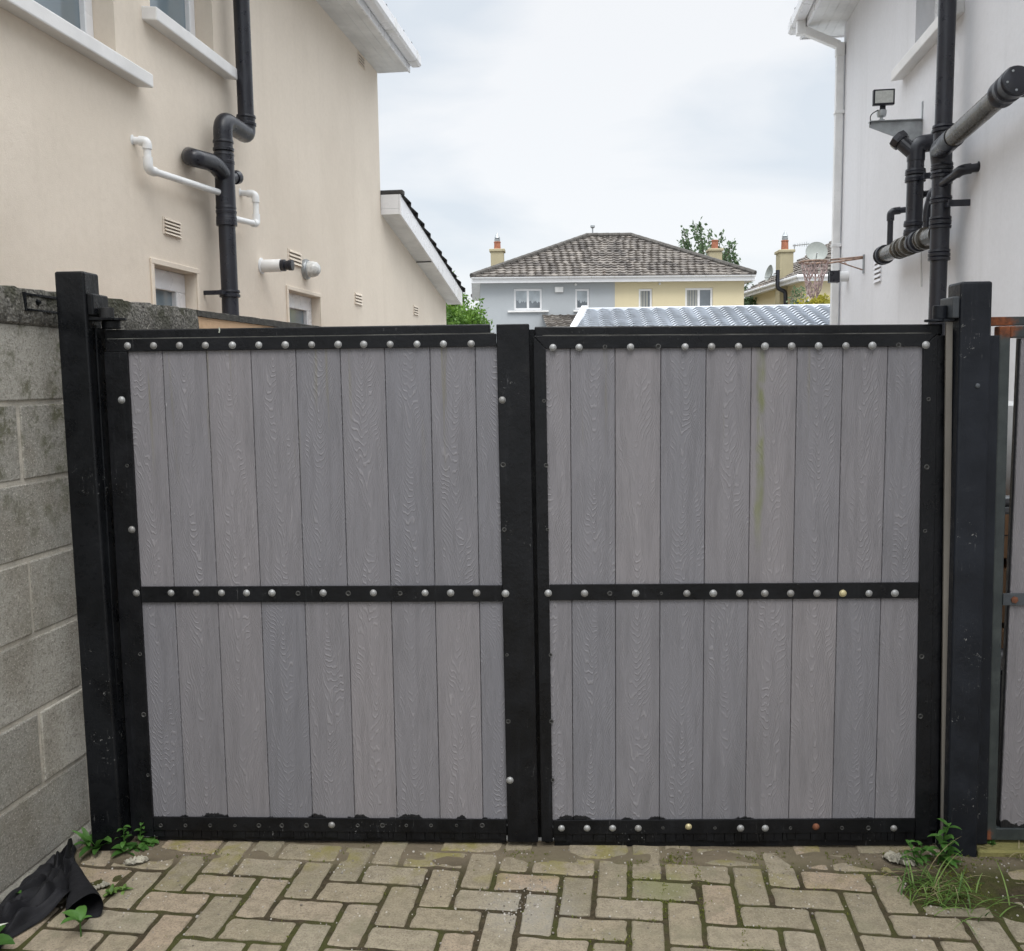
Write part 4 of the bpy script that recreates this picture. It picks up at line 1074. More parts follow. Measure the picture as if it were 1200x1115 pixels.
# ---------------------------------------------------------------- white house (right)
FR = Facade(985, 235, 9.5, 5, -1)
root = empty('white_house', FR.pt(0, 0, 0), 'white rendered two storey house on the right with black soil pipes', 'house')
fr = FR.pt; EZ = 5.08
wl_ = FR.uz(1072, 60)[0]; wz = FR.uz(1072, 82)[1]
holes = [(wl_-1.0, wl_, 3.99, 4.95)]
b = MB(); wall_with_holes(b, fr, -9.5, 0, -.03, EZ, holes, .14)
W_ = -7.5
b.quad(fr(0, 0, -.03), fr(0, W_, -.03), fr(0, W_, EZ), fr(0, 0, EZ)); b.quad(fr(-9.5, 0, -.03), fr(-9.5, W_, -.03), fr(-9.5, W_, EZ), fr(-9.5, 0, EZ))
b.build('wall', M['white'], root, fixn=False)
window(root, fr, *holes[0], depth=.14, fw=.07, sill=(.08, .30, .09, .08))
b = MB(); b.box(-9.6, .28, .0005, .36, EZ-.018, EZ, fr=fr)
b.box(.001, .28, -7.5, .0, EZ-.018, EZ, fr=fr)
for k in range(3): b.box(-9.6, .27, .08+.09*k, .084+.09*k, EZ-.0215, EZ-.0185, fr=fr)
b.build('soffit', M['soffit'], root)
b = MB(); b.box(-9.6, .30, .361, .381, EZ-.03, EZ+.19, fr=fr); b.build('fascia', M['upvc'], root, bevel=.003)
b = MB(); b.box(.281, .30, -7.5, .36, EZ-.03, EZ+.19, fr=fr); b.build('fascia', M['upvc'], root, bevel=.003)
gutter(root, fr, -9.6, .32, .382, EZ+.135, square=True)
def sl3(s, t): return fr(-9.7+10.05*s-3.5*t*s, .44-4.2*t, EZ+.17+2.5*t)
tiled_roof(root, sl3, 1, 14, M['darktile'], tilew=.33)
def sl4(s, t): return fr(.35-4.0*t, .44-8.4*s+4.2*t*(2*s-1)*1.0, EZ+.17+2.5*t)
tiled_roof(root, sl4, 1, 14, M['darktile'], tilew=.33)
uv_, zv_ = FR.uz(1025.5, 306); ub_, zc_ = FR.uz(1033, 330)
air_vent(root, fr, (uv_+ub_)/2, (zv_+zc_)/2, .24, .20, 'white', 5)
# white square downpipe at the corner
root = empty('downpipe', FR.pt(-.1, .05, 0), 'white square rainwater downpipe at the corner of the white house', 'downpipe')
ud = .02
def sq(b, p0, p1, h=.036):   # square tube along p0->p1
    p0, p1 = Vector(p0), Vector(p1); ax = (p1-p0).normalized(); a = FR.d - ax*FR.d.dot(ax); a.normalize(); c = ax.cross(a)
    b.hexa([p0+a*x*h+c*y*h for x, y in ((-1, -1), (1, -1), (1, 1), (-1, 1))]+[p1+a*x*h+c*y*h for x, y in ((-1, -1), (1, -1), (1, 1), (-1, 1))])
b = MB(); sq(b, FR.pt(-.06, .05, 0), FR.pt(-.06, .05, EZ-.32)); b.build('pipe_run', M['pvc_white'], root, bevel=.006)
b = MB(); sq(b, FR.pt(-.06, .05, EZ-.33), FR.pt(-.06, .05, EZ-.20), .042); b.build('lower_elbow', M['pvc_white'], root, bevel=.006)
b = MB(); sq(b, FR.pt(-.06, .06, EZ-.22), FR.pt(-.06, .40, EZ-.06)); b.build('offset', M['pvc_white'], root, bevel=.006)
b = MB(); sq(b, FR.pt(-.06, .43, EZ-.10), FR.pt(-.06, .43, EZ+.06), .042); b.build('outlet', M['pvc_white'], root, bevel=.006)
for z in (1.2, 2.9, 4.2):
    b = MB(); b.box(-.105, -.015, .001, .092, z, z+.03, fr=FR.pt); b.build('pipe_clip', M['pvc_white'], root, bevel=.003)

def rp_(px, py, w): return FR.P(px, py, w)
def fq(u, z, w=.13): return Vector(FR.pt(u, w, z))
root = empty('soil_pipe', FR.pt(-3.2, .13, 0), 'tall black soil pipe on the white house with a long grey capped branch', 'drain pipe')
WR = .13
uS = FR.uz(1102.5, 240, WR)[0]; uT = uS
b = MB(); b.cyl(fq(uS, 0), fq(uS, 5.5), .052, n=22); b.build('stack_pipe', M['pvc_black'], root, smooth=True)
zA, zB = FR.uz(1102, 190, WR)[1], FR.uz(1100, 300, WR)[1]
b = MB(); b.cyl(fq(uS, zB), fq(uS, FR.uz(1102, 160, WR)[1]), .058, n=22); b.build('branch_fitting', M['pvc_black'], root, smooth=True)
for py in (155, 198, 207, 236, 259, 265, 297, 302):
    b = MB(); collar(b, fq(uS, FR.uz(1101, py, WR)[1]), (0, 0, 1), .0545, .045); b.build('collar', M['pvc_black'], root, smooth=True)
# capped branch running towards the camera along the wall
s0 = fq(uS, FR.uz(1104, 195, WR)[1], WR); s1_ = FR.P(1112, 166, WR+.05); e1 = FR.P(1178, 107, WR+.05); e2 = FR.P(1187, 99, WR+.05)
dr = (e1-s1_).normalized()
b = MB(); b.tube(route([s0, s0+Vector((0, 0, .10))+FR.n*.02-FR.d*.01, s1_, s1_+dr*.10], .08), .062, 20); b.build('branch_elbow', M['pvc_black'], root, smooth=True)
b = MB(); b.cyl(s1_+dr*.04, e1, .057, n=24); b.build('branch_pipe', M['pvc_sheen'], root, smooth=True)
b = MB(); b.lathe(e1-dr*.02, dr, [(.058, -.03), (.072, -.028), (.072, 0), (.064, .01), (.064, .035), (.074, .045), (.074, .075), (.066, .08), (.066, .12), (.076, .125), (.076, .165), (.070, .172)], 26)
b.build('end_socket', M['pvc_black'], root, smooth=True)
b = MB(); ce = e1+dr*.153; b.lathe(ce, dr, [(.070, 0), (.070, .006), (.066, .009)], 26); b.build('end_cap', M['pvc_black'], root, smooth=True)
cap = root.children[-1]
for k in range(5):
    aa = Vector((0, 0, 1)); aa = (aa-dr*aa.dot(dr)).normalized(); bb = dr.cross(aa)
    p = ce+dr*.009+aa*.05*math.cos(k*2*PI/5+.5)+bb*.05*math.sin(k*2*PI/5+.5)
    c = MB(); c.lathe(p, dr, [(.006, 0), (.006, .003), (.003, .004)], 8); o = c.build('cap_screw', M['galv'], None); o.parent = cap
ub2, zb2 = FR.uz(1190, 112, .1)
b = MB(); b.box(ub2-.02, ub2+.0, .0, .14, zb2-.012, zb2+.006, fr=FR.pt); b.build('wall_bracket', M['pvc_black'], root)
zc_ = FR.uz(1112, 241, .1)[1]
b = MB(); b.box(uS-.15, uS-.05, .10, .125, zc_-.012, zc_+.012, fr=FR.pt); b.box(uS-.15, uS-.135, .0, .13, zc_-.02, zc_+.02, fr=FR.pt); b.build('wall_bracket', M['pvc_black'], root, bevel=.002)
# small waste into the stack
u1_, z1_ = FR.uz(1128, 200, .08)
small_pipe('waste_pipe', 'bent black waste pipe entering the tall soil pipe from its right', [FR.pt(u1_-.03, -.01, z1_+.01), FR.pt(u1_-.02, .09, z1_), FR.pt(uS-.03, .14, FR.uz(1104, 216, .14)[1])], .026, 'pvc_black', rad=.05)
# second assembly: short vertical pipe into a horizontal collector
root = empty('soil_pipe', FR.pt(-2.6, .13, 2.3), 'shorter black soil pipe dropping into a ribbed horizontal collector pipe on the white wall', 'drain pipe')
uV = FR.uz(1072, 230, .14)[0]
zt_, zb_ = FR.uz(1072, 190, .14)[1], FR.uz(1072, 283, .14)[1]
b = MB(); b.cyl(fq(uV, zb_-.04, .14), fq(uV, zt_+.02, .14), .055, n=22); b.build('drop_pipe', M['pvc_black'], root, smooth=True)
for py in (203, 211, 262, 272):
    b = MB(); collar(b, fq(uV, FR.uz(1072, py, .14)[1], .14), (0, 0, 1), .0555, .04); b.build('collar', M['pvc_black'], root, smooth=True)
b = MB(); b.tube(route([fq(uV, zt_, .14), fq(uV, zt_+.11, .14), fq(uV-.02, zt_+.12, -.01)], .09), .059, 20); b.build('top_elbow', M['pvc_black'], root, smooth=True)
b = MB(); b.cyl(fq(uV, zt_+.05, .15), fq(uV+.06, zt_+.16, .24), .05); b.lathe(fq(uV+.06, zt_+.16, .24), fq(uV+.06, zt_+.16, .24)-fq(uV, zt_+.05, .15), [(.062, -.03), (.066, -.01), (.066, .02), (.058, .025)], 8); b.build('access_cap', M['pvc_black'], root)
b = MB(); b.lathe(FR.pt(uV-.02, .0, zt_+.12), FR.n, [(.10, 0), (.10, .01), (.086, .015), (.086, .04)], 20); b.build('wall_collar', M['galv'], root, smooth=True)
zc_ = FR.uz(1082, 210, .1)[1]
b = MB(); b.box(uV-.16, uV-.05, .10, .125, zc_-.012, zc_+.012, fr=FR.pt); b.box(uV-.16, uV-.145, .0, .13, zc_-.02, zc_+.02, fr=FR.pt); b.build('wall_bracket', M['pvc_black'], root, bevel=.002)
H0 = FR.P(1036, 299, .14); uH1 = uS; H1 = fq(uS+.03, FR.uz(1098, 274, .14)[1], .135)
dh = (H1-H0).normalized()
b = MB(); b.cyl(H0, H1, .058, n=24); b.build('collector_pipe', M['pvc_sheen'], root, smooth=True)
Lh = (H1-H0).length
for f_, w_ in ((.0, .10), (.36, .10), (.5, .12), (.68, .10), (.80, .08)):
    b = MB(); b.lathe(H0+dh*Lh*f_, dh, [(.059, -w_/2), (.073, -w_/2+.003), (.075, -w_/2+.02), (.066, -w_/2+.028), (.066, w_/2-.028), (.075, w_/2-.02), (.073, w_/2-.003), (.059, w_/2)], 24)
    b.build('collar', M['pvc_black' if f_ in (.0, .68) else 'pvc_sheen'], root, smooth=True)
b = MB(); b.lathe(H0-dh*.05, dh, [(.03, -.004), (.066, -.003), (.067, .01), (.06, .012)], 24); b.build('end_cap', M['pvc_black'], root, smooth=True)
def hz(u):   # centre height of the collector at u
    t = (u-(H0-FR.p0).dot(FR.d))/((H1-H0).dot(FR.d)); return (H0+(H1-H0)*t).z
u1_, z1_ = FR.uz(1041, 250, .13)
uw = (H0-FR.p0).dot(FR.d)-.12
small_pipe('waste_pipe', 'thin black waste pipe, leftmost over the horizontal collector pipe', [FR.pt(uw-.02, -.01, z1_+.01), FR.pt(uw, .13, z1_), FR.pt(uw, .13, hz(uw)+.03)], .022, 'pvc_black', ends=(0, -1))
uw = uV+.10; z1_ = FR.uz(1060, 238, .1)[1]
small_pipe('waste_pipe', 'thin black waste pipe close behind the short soil pipe', [FR.pt(uw-.02, -.01, z1_+.01), FR.pt(uw+.02, .11, z1_), FR.pt(uw+.02, .13, hz(uw)+.03)], .022, 'pvc_black', ends=(0, -1))
uw = FR.uz(1086, 265, .13)[0]; z1_ = FR.uz(1088, 222, .1)[1]
small_pipe('waste_pipe', 'thin black waste pipe squeezed between the short and the tall soil pipe', [FR.pt(uw-.05, -.01, z1_+.02), FR.pt(uw-.01, .10, z1_-.03), FR.pt(uw, .13, z1_-.16), FR.pt(uw, .13, hz(uw)+.03)], .024, 'pvc_black', ends=(0, -1))
# floodlight on a triangular bracket
u, zt_ = FR.uz(1081, 141); zb_ = FR.uz(1081, 168)[1]
ext = .36
root = empty('floodlight', FR.pt(u, .3, zt_), 'small black floodlight with sensor on a grey triangular bracket on the white wall', 'floodlight')
b = MB(); b.prism([FR.pt(u-.004, .006, zt_), FR.pt(u-.004, ext+.01, zt_), FR.pt(u-.004, ext+.01, zt_-.035), FR.pt(u-.004, .006, zb_-.02)], FR.d*.008)
b.box(u-.03, u+.03, .006, ext+.012, zt_, zt_+.006, fr=FR.pt); b.build('bracket', M['galv'], root, bevel=.001)
b = MB(); b.box(u-.012, u+.012, .0, .007, zt_-.55, zt_+.13, fr=FR.pt); b.build('wall_bar', M['galv'], root, bevel=.001)
lw = ext-.075
b = MB(); b.lathe(FR.pt(u, lw, zt_+.006), (0, 0, 1), [(.025, 0), (.025, .008), (.012, .01), (.012, .03), (.03, .032), (.034, .05), (.034, .075), (.02, .085)], 16); b.build('sensor', M['galv'], root, smooth=True)
b = MB(); b.box(u-.06, u-.045+.02, lw-.075, lw+.075, zt_+.105, zt_+.215, fr=FR.pt); b.build('lamp_body', M['pvc_black'], root, bevel=.004)
lb_ = root.children[-1]
b = MB(); b.box(u-.0635, u-.0605, lw-.062, lw+.062, zt_+.118, zt_+.203, fr=FR.pt); o = b.build('lens', M['led'], None); o.parent = lb_
b = MB(); b.box(u-.03, u-.02, lw-.02, lw+.02, zt_+.08, zt_+.108, fr=FR.pt); b.build('yoke', M['pvc_black'], root)
b = MB(); b.tube(route([FR.pt(u-.02, lw+.03, zt_+.08), FR.pt(u-.02, lw+.085, zt_+.05), FR.pt(u-.02, lw+.08, zt_-.02)], .03), .004, 6); b.build('cable', M['pvc_black'], root)
b = MB(); b.tube(route([FR.pt(u-.05, .02, zt_-.15), FR.pt(u-.12, .04, zt_-.25), FR.pt(u-.10, .02, zt_-.45), FR.pt(u-.13, .01, zt_-1.2)], .08), .005, 6); b.build('cable', M['pvc_white'], root)
# security light: white cylinder with black cage at the corner
u, z = FR.uz(992, 325, .0); u = -.42
root = empty('wall_lamp', FR.pt(u, 0, z), 'white cylinder with a black caged lamp head below the basketball hoop', 'wall lamp')
b = MB(); b.cyl(FR.pt(u, 0, z), FR.pt(u, .085, z), .05, n=20); b.build('lamp_base', M['pvc_white'], root, smooth=True)
b = MB(); b.box(u-.05, u+.05, .10, .18, z-.055, z-.045, fr=FR.pt); b.box(u-.05, u+.05, .10, .18, z+.045, z+.055, fr=FR.pt); b.box(u-.05, u-.04, .10, .18, z-.045, z+.045, fr=FR.pt); b.box(u+.04, u+.05, .10, .18, z-.045, z+.045, fr=FR.pt)
b.box(u-.05, u+.05, .086, .10, z-.058, z+.058, fr=FR.pt); b.build('lamp_cage', M['pvc_black'], root)
b = MB(); b.box(u-.037, u+.037, .101, .175, z-.042, z+.042, fr=FR.pt); b.build('lamp_glass', M['glass_dark'], root)
# basketball hoop on arms
u, z = FR.uz(1012, 303); zl = FR.uz(1012, 317)[1]
root = empty('basketball_hoop', FR.pt(u, .5, z), 'faded red basketball hoop with a tangled pink and white net on the white house', 'basketball hoop')
b = MB(); b.box(u-.05, u-.02, .0, .014, zl-.03, z+.03, fr=FR.pt); b.build('wall_plate', M['galv'], root)
def arm(p, q, r=.009): 
    b = MB(); b.cyl(p, q, r, n=8); b.build('arm', M['rim'], root)
cw = .44; rr_ = .125
rw = [FR.P(x_, 303, .0) for x_ in (946, 976)]
zr_ = z-.02
arm(FR.pt(u-.035, .01, z+.01), FR.pt(u-.12, cw-rr_, zr_)); arm(FR.pt(u-.03, .01, z+.0), FR.pt(u+.12, cw-rr_, zr_-.004)); arm(FR.pt(u-.035, .01, zl), FR.pt(u-.03, cw-rr_-.08, zr_-.006), .006); arm(FR.pt(u-.035, .16, zl+.06), FR.pt(u+.02, .16, zr_-.01), .006)
b = MB(); b.tube([FR.pt(u+rr_*math.cos(t), cw+rr_*math.sin(t), zr_) for t in [2*PI*k/28 for k in range(29)]], .010, 8, caps=False); b.build('rim', M['rim'], root)
b = MB(); R_ = random.Random(9); n = 12
lev = [(1.0, 0), (.85, .08), (.6, .15), (.45, .23), (.38, .31)]
pts = [[FR.pt(u+rr_*k_*math.cos(2*PI*(i+.5*(j % 2))/n)+R_.uniform(-.02, .02), cw+rr_*k_*math.sin(2*PI*(i+.5*(j % 2))/n)+R_.uniform(-.02, .02), zr_-d_+R_.uniform(-.02, .02)) for i in range(n)] for j, (k_, d_) in enumerate(lev)]
for j in range(len(lev)-1):
    for i in range(n):
        b.tube([pts[j][i], pts[j+1][i]], .005, 5); b.tube([pts[j][i], pts[j+1][(i+(1 if j % 2 else -1)) % n]], .005, 5)
b.build('net', M['net'], root)

# ---------------------------------------------------------------- shed with tile-effect metal roof
root = empty('garden_shed', AT(900, 380, 11.5).to_2d().to_3d(), 'low garden building with a pale blue grey metal tile roof behind the right gate leaf', 'shed')
ztop = AT(685, 363, 12).z; pT0 = AT(686, 364, 12); pT1 = AT(1050, 361, 12)
yT = pT0.y; yB = 7.9; slope = .31
x0_ = pT0.x; x1_ = 5.6
xb0 = AT(671, 388, 10.6).x
def shp(s, t):   # s across, t up slope
    xl = xb0+(x0_-xb0)*t
    return (xl+(x1_-xl)*s, yB+(yT-yB)*t, ztop-(yT-yB)*slope*(1-t))
b = MB(); 
nt_, ns_ = 13, 560
def wave(x): return .014*math.sin(x*2*PI/.17)+.004*math.sin(x*4*PI/.17+1)
for j in range(nt_):
    vs = []
    for i in range(ns_+1):
        s = i/ns_; p = Vector(shp(s, j/nt_)); q_ = Vector(shp(s, (j+1)/nt_)); h = wave(p.x)
        vs += [(p.x, p.y+.006, p.z+h+.006), (p.x, p.y-.010, p.z+h+.022), (q_.x, q_.y+.05, q_.z+wave(q_.x)+.004)]
    fs = []
    for i in range(ns_):
        a_ = 3*i; fs += [(a_, a_+3, a_+4, a_+1), (a_+1, a_+4, a_+5, a_+2)]
    b.add(vs, fs)
b.build('roof', M['metaltile'], root, fixn=False)
b = MB(); p, q_ = Vector(shp(0, 0)), Vector(shp(0, 1)); off = Vector((-.05, 0, 0))
b.hexa([p+off+Vector((0, 0, -.08)), p+Vector((.03, 0, -.08)), q_+Vector((.03, 0, -.08)), q_+off+Vector((0, 0, -.08)), p+off+Vector((0, 0, .05)), p+Vector((.03, 0, .05)), q_+Vector((.03, 0, .05)), q_+off+Vector((0, 0, .05))])
b.build('verge_trim', M['upvc'], root, bevel=.006)
b = MB(); b.box(x0_, x1_, yT-.02, yT+.14, ztop-.03, ztop+.02); b.build('ridge_cap', M['metaltile'], root, bevel=.01)
b = MB(); b.box(x0_+.1, x1_-.1, yB+.3, yT+2.6, -.03, ztop-.42); b.build('wall', M['house_blue'], root)
b = MB(); b.quad((x0_, yT+.1, ztop+.005), (x1_, yT+.1, ztop+.005), (x1_, yT+2.9, ztop-.62), (x0_, yT+2.9, ztop-.62)); b.build('rear_roof', M['metaltile'], root)

# ---------------------------------------------------------------- semi-detached pair behind
D0 = 37.0
root = empty('hipped_house', AT(717, 333, D0).to_2d().to_3d(), 'distant house pair, left half blue grey, right half pale yellow, under one brown hipped roof', 'house')
pa, pb = AT(563, 331, D0), AT(872, 330, D0+.4)
ux = (pb-pa).to_2d().to_3d().normalized(); uy = Vector((-ux.y, ux.x, 0)); WD = (pb-pa).to_2d().length
o0 = Vector((pa.x, pa.y, 0))
def bh(u, w, z): return tuple(o0+ux*u-uy*w+Vector((0, 0, z)))   # w outwards to the camera
def bu(px, py, w=0.0):
    q = hit(px, py, o0-uy*w, uy); r = q-o0; return r.dot(ux), q.z
EZ = bu(717, 331)[1]; um = bu(720.5, 345)[0]; DP = 8.4
def rect(x0_, y0_, x1_, y1_):
    a_, t_ = bu(x0_, y0_); c_, e_ = bu(x1_, y1_); return (a_, c_, e_, t_)
hb = [rect(602, 338.5, 635.5, 363.5), rect(674, 338.5, 691, 363)]
hy = [rect(748.5, 338.5, 764.5, 363.5), rect(803, 337.5, 835.5, 363)]
b = MB(); wall_with_holes(b, bh, 0, um, -.03, EZ, hb, .1); b.quad(bh(0, 0, -.03), bh(0, -DP, -.03), bh(0, -DP, EZ), bh(0, 0, EZ)); b.quad(bh(0, -DP, -.03), bh(um, -DP, -.03), bh(um, -DP, EZ), bh(0, -DP, EZ))
o = b.build('wall', M['house_blue'], root, fixn=False); o['label'] = 'blue grey half of the wall'
b = MB(); wall_with_holes(b, bh, um, WD, -.03, EZ, hy, .1); b.quad(bh(WD, 0, -.03), bh(WD, -DP, -.03), bh(WD, -DP, EZ), bh(WD, 0, EZ)); b.quad(bh(um, -DP, -.03), bh(WD, -DP, -.03), bh(WD, -DP, EZ), bh(um, -DP, EZ))
o = b.build('wall', M['house_yellow'], root, fixn=False); o['label'] = 'pale yellow half of the wall'
for i, h_ in enumerate(hb+hy):
    w_ = h_[1]-h_[0]
    wo = window(root, bh, *h_, depth=.09, fw=.085, mull=[h_[0]+w_/2] if i in (0, 3) else (), glass='glass_far' if i != 3 else 'glass_far', sill=(.25 if i == 0 else .08, .25 if i == 0 else .08, .1, .06))
    if i in (2, 3):
        # vertical blinds
        c = MB(); aa = h_[0]+.09; bb = h_[1]-.09 if i == 2 else h_[0]+w_*.47
        x = aa
        while x < bb-.05:
            c.box(x, x+.075, -.108, -.100, h_[2]+.09, h_[3]-.09, fr=bh); x += .11
        o = c.build('blind', M['blind'], None); o.parent = wo
    if i in (0, 1):
        # pleated net curtain hanging in the top of the glass
        c = MB(); x = h_[0]+.09; k = 0
        while x < h_[1]-.1:
            dp = .12+.10*abs(math.sin(k*1.3)); 
            c.add([bh(x, -.105, h_[3]-.09), bh(x+.10, -.105, h_[3]-.09), bh(x+.10, -.105, h_[3]-.3-dp), bh(x+.05, -.104, h_[3]-.36-dp), bh(x, -.105, h_[3]-.3-dp)], [(0, 1, 2, 3, 4)]); x += .1; k += 1
        o = c.build('net_curtain', M['curtain'], None); o.parent = wo
# roof: hipped
OH = .33; rl, rr2 = bu(688, 278, -DP/2)[0], bu(739, 278, -DP/2)[0]; RZ = bu(715, 277.5, -DP/2)[1]
ez = EZ+.22
def rf(s, t): 
    l = -OH+(rl+OH)*t; r = WD+OH+(rr2-WD-OH)*t; return bh(l+(r-l)*s, OH-(OH+DP/2)*t, ez+(RZ-ez)*t)
def rb_(s, t):
    l = -OH+(rl+OH)*t; r = WD+OH+(rr2-WD-OH)*t; return bh(r-(r-l)*s, -DP-OH+(OH+DP/2)*t, ez+(RZ-ez)*t)
def rl_(s, t):
    l = -OH+(rl+OH)*t; f_ = OH-(OH+DP/2)*t; k_ = -DP-OH+(OH+DP/2)*t; return bh(l, k_+(f_-k_)*s, ez+(RZ-ez)*t)
def rr_f(s, t):
    r = WD+OH+(rr2-WD-OH)*t; f_ = OH-(OH+DP/2)*t; k_ = -DP-OH+(OH+DP/2)*t; return bh(r, f_+(k_-f_)*s, ez+(RZ-ez)*t)
for k, (fn) in enumerate((rf, rb_, rl_, rr_f)):
    tiled_roof(root, fn, 1, 17, M['rooftile'], tilew=.30, th=.055, wavy=.028, rnd=k+2)
b = MB()
for p, q_ in ((rf(0, 0), rf(0, 1)), (rf(1, 0), rf(1, 1)), (rf(0, 1), rf(1, 1)), (rb_(0, 0), rb_(0, 1)), (rb_(1, 0), rb_(1, 1))):
    p, q_ = Vector(p), Vector(q_); n = max(2, int((q_-p).length/.4))
    for k in range(n):
        b.cyl(p+(q_-p)*k/n+Vector((0, 0, .03)), p+(q_-p)*(k+1.02)/n+Vector((0, 0, .06)), .13, .11, 8)
b.build('ridge_tiles', basic('dark ridge tiles', (.085, .078, .07), .85, 0, .4, 6, .01, 20), root)
b = MB(); b.box(-OH, WD+OH, .001, OH, EZ+.0, EZ+.02, fr=bh); b.box(-OH, -.001, -DP, 0, EZ+.0, EZ+.02, fr=bh); b.box(WD+.001, WD+OH, -DP, 0, EZ, EZ+.02, fr=bh); b.build('soffit', M['soffit'], root)
b = MB(); b.box(-OH-.02, WD+OH+.02, OH, OH+.03, EZ-.02, EZ+.20, fr=bh); b.box(-OH-.02, -OH, -DP, OH-.001, EZ-.02, EZ+.20, fr=bh); b.box(WD+OH, WD+OH+.02, -DP, OH-.001, EZ-.02, EZ+.20, fr=bh); b.build('fascia', M['upvc'], root)
gutter(root, bh, -OH, WD+OH, OH+.031, EZ+.19, r=.06)
# ground floor lean-to roof seen by the blue half
a_, t_ = bu(634, 369, 1.6); c_, e_ = bu(674, 383, 1.6)
def lt_(s, t): return bh(a_+(c_-a_)*s, 2.6-2.6*t, 2.6+(t_+.15-2.6)*t)
ua_, za_ = bu(635, 369.5); ub_, _ = bu(673, 369.5)
def lt2(s, t): return bh(ua_+(um-ua_)*s, 3.0-3.0*t, za_-.75+.75*t)
tiled_roof(root, lt2, 1, 8, M['rooftile'], name='lean_to_roof', tilew=.30, th=.06, wavy=.03, rnd=8)
b = MB(); b.box(ua_+.1, um-.1, .01, 2.8, -.03, za_-.78, fr=bh); b.build('lean_to_wall', M['house_blue'], root)
# alarm box + ridge finial
a_, t_ = bu(650, 336.5); c_, e_ = bu(660, 343)
b = MB(); b.box(a_, c_, .0, .10, e_, t_, fr=bh); b.build('alarm_box', M['pvc_white'], root, bevel=.02)
p = Vector(bh(bu(694.5, 277, -DP/2)[0], -DP/2, RZ)); b = MB(); b.cyl(p, p+Vector((0, 0, .42)), .03, n=6); b.lathe(p+Vector((0, 0, .36)), (0, 0, 1), [(.05, 0), (.10, .04), (.10, .12), (.03, .16)], 8); b.build('roof_vent', M['galv'], root)
for z, px in ((.0, 674.5), (.0, 773)):
    u_ = bu(px, 334)[0]; b = MB(); b.lathe(bh(u_, .02, EZ-.12), (0, 0, 1), [(.04, 0), (.05, .05), (.03, .09)], 8); b.build('soffit_lamp', M['soffit'], root)

def chimney(root, base, wx, wy, z0, z1, pots, band=True, pot_h=.42):
    b = MB(); x, y = base; b.box(x-wx/2, x+wx/2, y-wy/2, y+wy/2, z0, z1); c = b.build('chimney', M['chimney'], root, bevel=.01)
    b = MB(); b.box(x-wx/2-.06, x+wx/2+.06, y-wy/2-.06, y+wy/2+.06, z1-.10, z1+.02); o = b.build('chimney_cap', M['chimney'], None, bevel=.02); o.parent = c
    for dx in pots:
        b = MB(); b.lathe((x+dx, y, z1+.02), (0, 0, 1), [(.17, 0), (.15, .06), (.14, pot_h-.06), (.16, pot_h-.04), (.15, pot_h), (.11, pot_h)], 12); o = b.build('chimney_pot', M['terracotta'], None); o.parent = c
    return c
def cowl(c, x, y, z):
    b = MB(); b.lathe((x, y, z), (0, 0, 1), [(.12, 0), (.13, .12), (.09, .14), (.13, .17), (.06, .32), (.01, .42)], 10); o = b.build('cowl', M['galv'], None); o.parent = c
q = AT(583, 300, D0+4.2); z1_ = AT(583, 293.5, D0+4.2).z; sc = (D0+4.2)/F
c = chimney(root, (q.x, q.y), 15.0*sc, .6, EZ, z1_, [0], pot_h=.34); cowl(c, q.x, q.y, z1_+.35)
q = AT(837.5, 300, D0+4.8); z1_ = AT(837.5, 293, D0+4.8).z
c = chimney(root, (q.x, q.y), 15.0*sc, .6, EZ, z1_, [0], pot_h=.40)
for o in list(root.children):
    pass

# ---------------------------------------------------------------- yellow house at the right back
q = AT(943, 326, 37.0); a = math.radians(2.1+2.5)
hx = Vector((math.cos(a), math.sin(a), 0)); hyv = Vector((-math.sin(a), math.cos(a), 0)); o1 = Vector((q.x, q.y, 0))
def yh(u, v, z): return tuple(o1+hx*u+hyv*v+Vector((0, 0, z)))
root = empty('yellow_house', o1, 'pale yellow house behind the basketball hoop, with a tall side chimney and black pipe', 'house')
EZ = q.z-.12; DP = 6.9; WX = 6.5
def yu(px, py):   # on the left face u=0
    r_ = hit(px, py, o1, hx)-o1; return r_.dot(hyv), r_.z
yw = [(yu(924, 350)[0], yu(918.5, 350)[0], 3.4, yu(921, 344)[1]), ]
b = MB()
fl_ = lambda u, w, z: yh(-w, u, z)
w1 = yu(917, 350)[0]; w0 = yu(914.5, 350)[0]
hl = sorted([yu(918.5, 346)[0], yu(915, 346)[0]]); hr = sorted([yu(930, 343)[0], yu(925.5, 343)[0]])
holes = [(hl[0], hl[1], 3.1, 4.65), (hr[0], hr[1], 3.1, 4.75)]
wall_with_holes(b, fl_, 0, DP, -.03, EZ, holes, .1)
b.quad(yh(0, 0, -.03), yh(WX, 0, -.03), yh(WX, 0, EZ), yh(0, 0, EZ)); b.quad(yh(WX, 0, -.03), yh(WX, DP, -.03), yh(WX, DP, EZ), yh(WX, 0, EZ)); b.quad(yh(0, DP, -.03), yh(WX, DP, -.03), yh(WX, DP, EZ), yh(0, DP, EZ))
b.build('wall', M['house_yellow'], root, fixn=False)
for h_ in holes: window(root, fl_, *h_, depth=.08, fw=.08, glass='glass_far')
ez = EZ+.2; OH = .35; RZ = ez+2.15
def y1(s, t): return yh(-OH+(WX/2+OH)*t, DP+OH-(DP+2*OH)*s+( (s-.5)*2)*(DP/2*.62)*t, ez+(RZ-ez)*t)
def y2(s, t):
    l = -OH+(WX/2+OH)*t; r = WX+OH-(WX/2+OH)*t; return yh(l+(r-l)*s, -OH+(DP/2*.62)*t, ez+(RZ-ez)*t)
def y3(s, t):
    l = -OH+(WX/2+OH)*t; r = WX+OH-(WX/2+OH)*t; return yh(r-(r-l)*s, DP+OH-(DP/2*.62)*t, ez+(RZ-ez)*t)
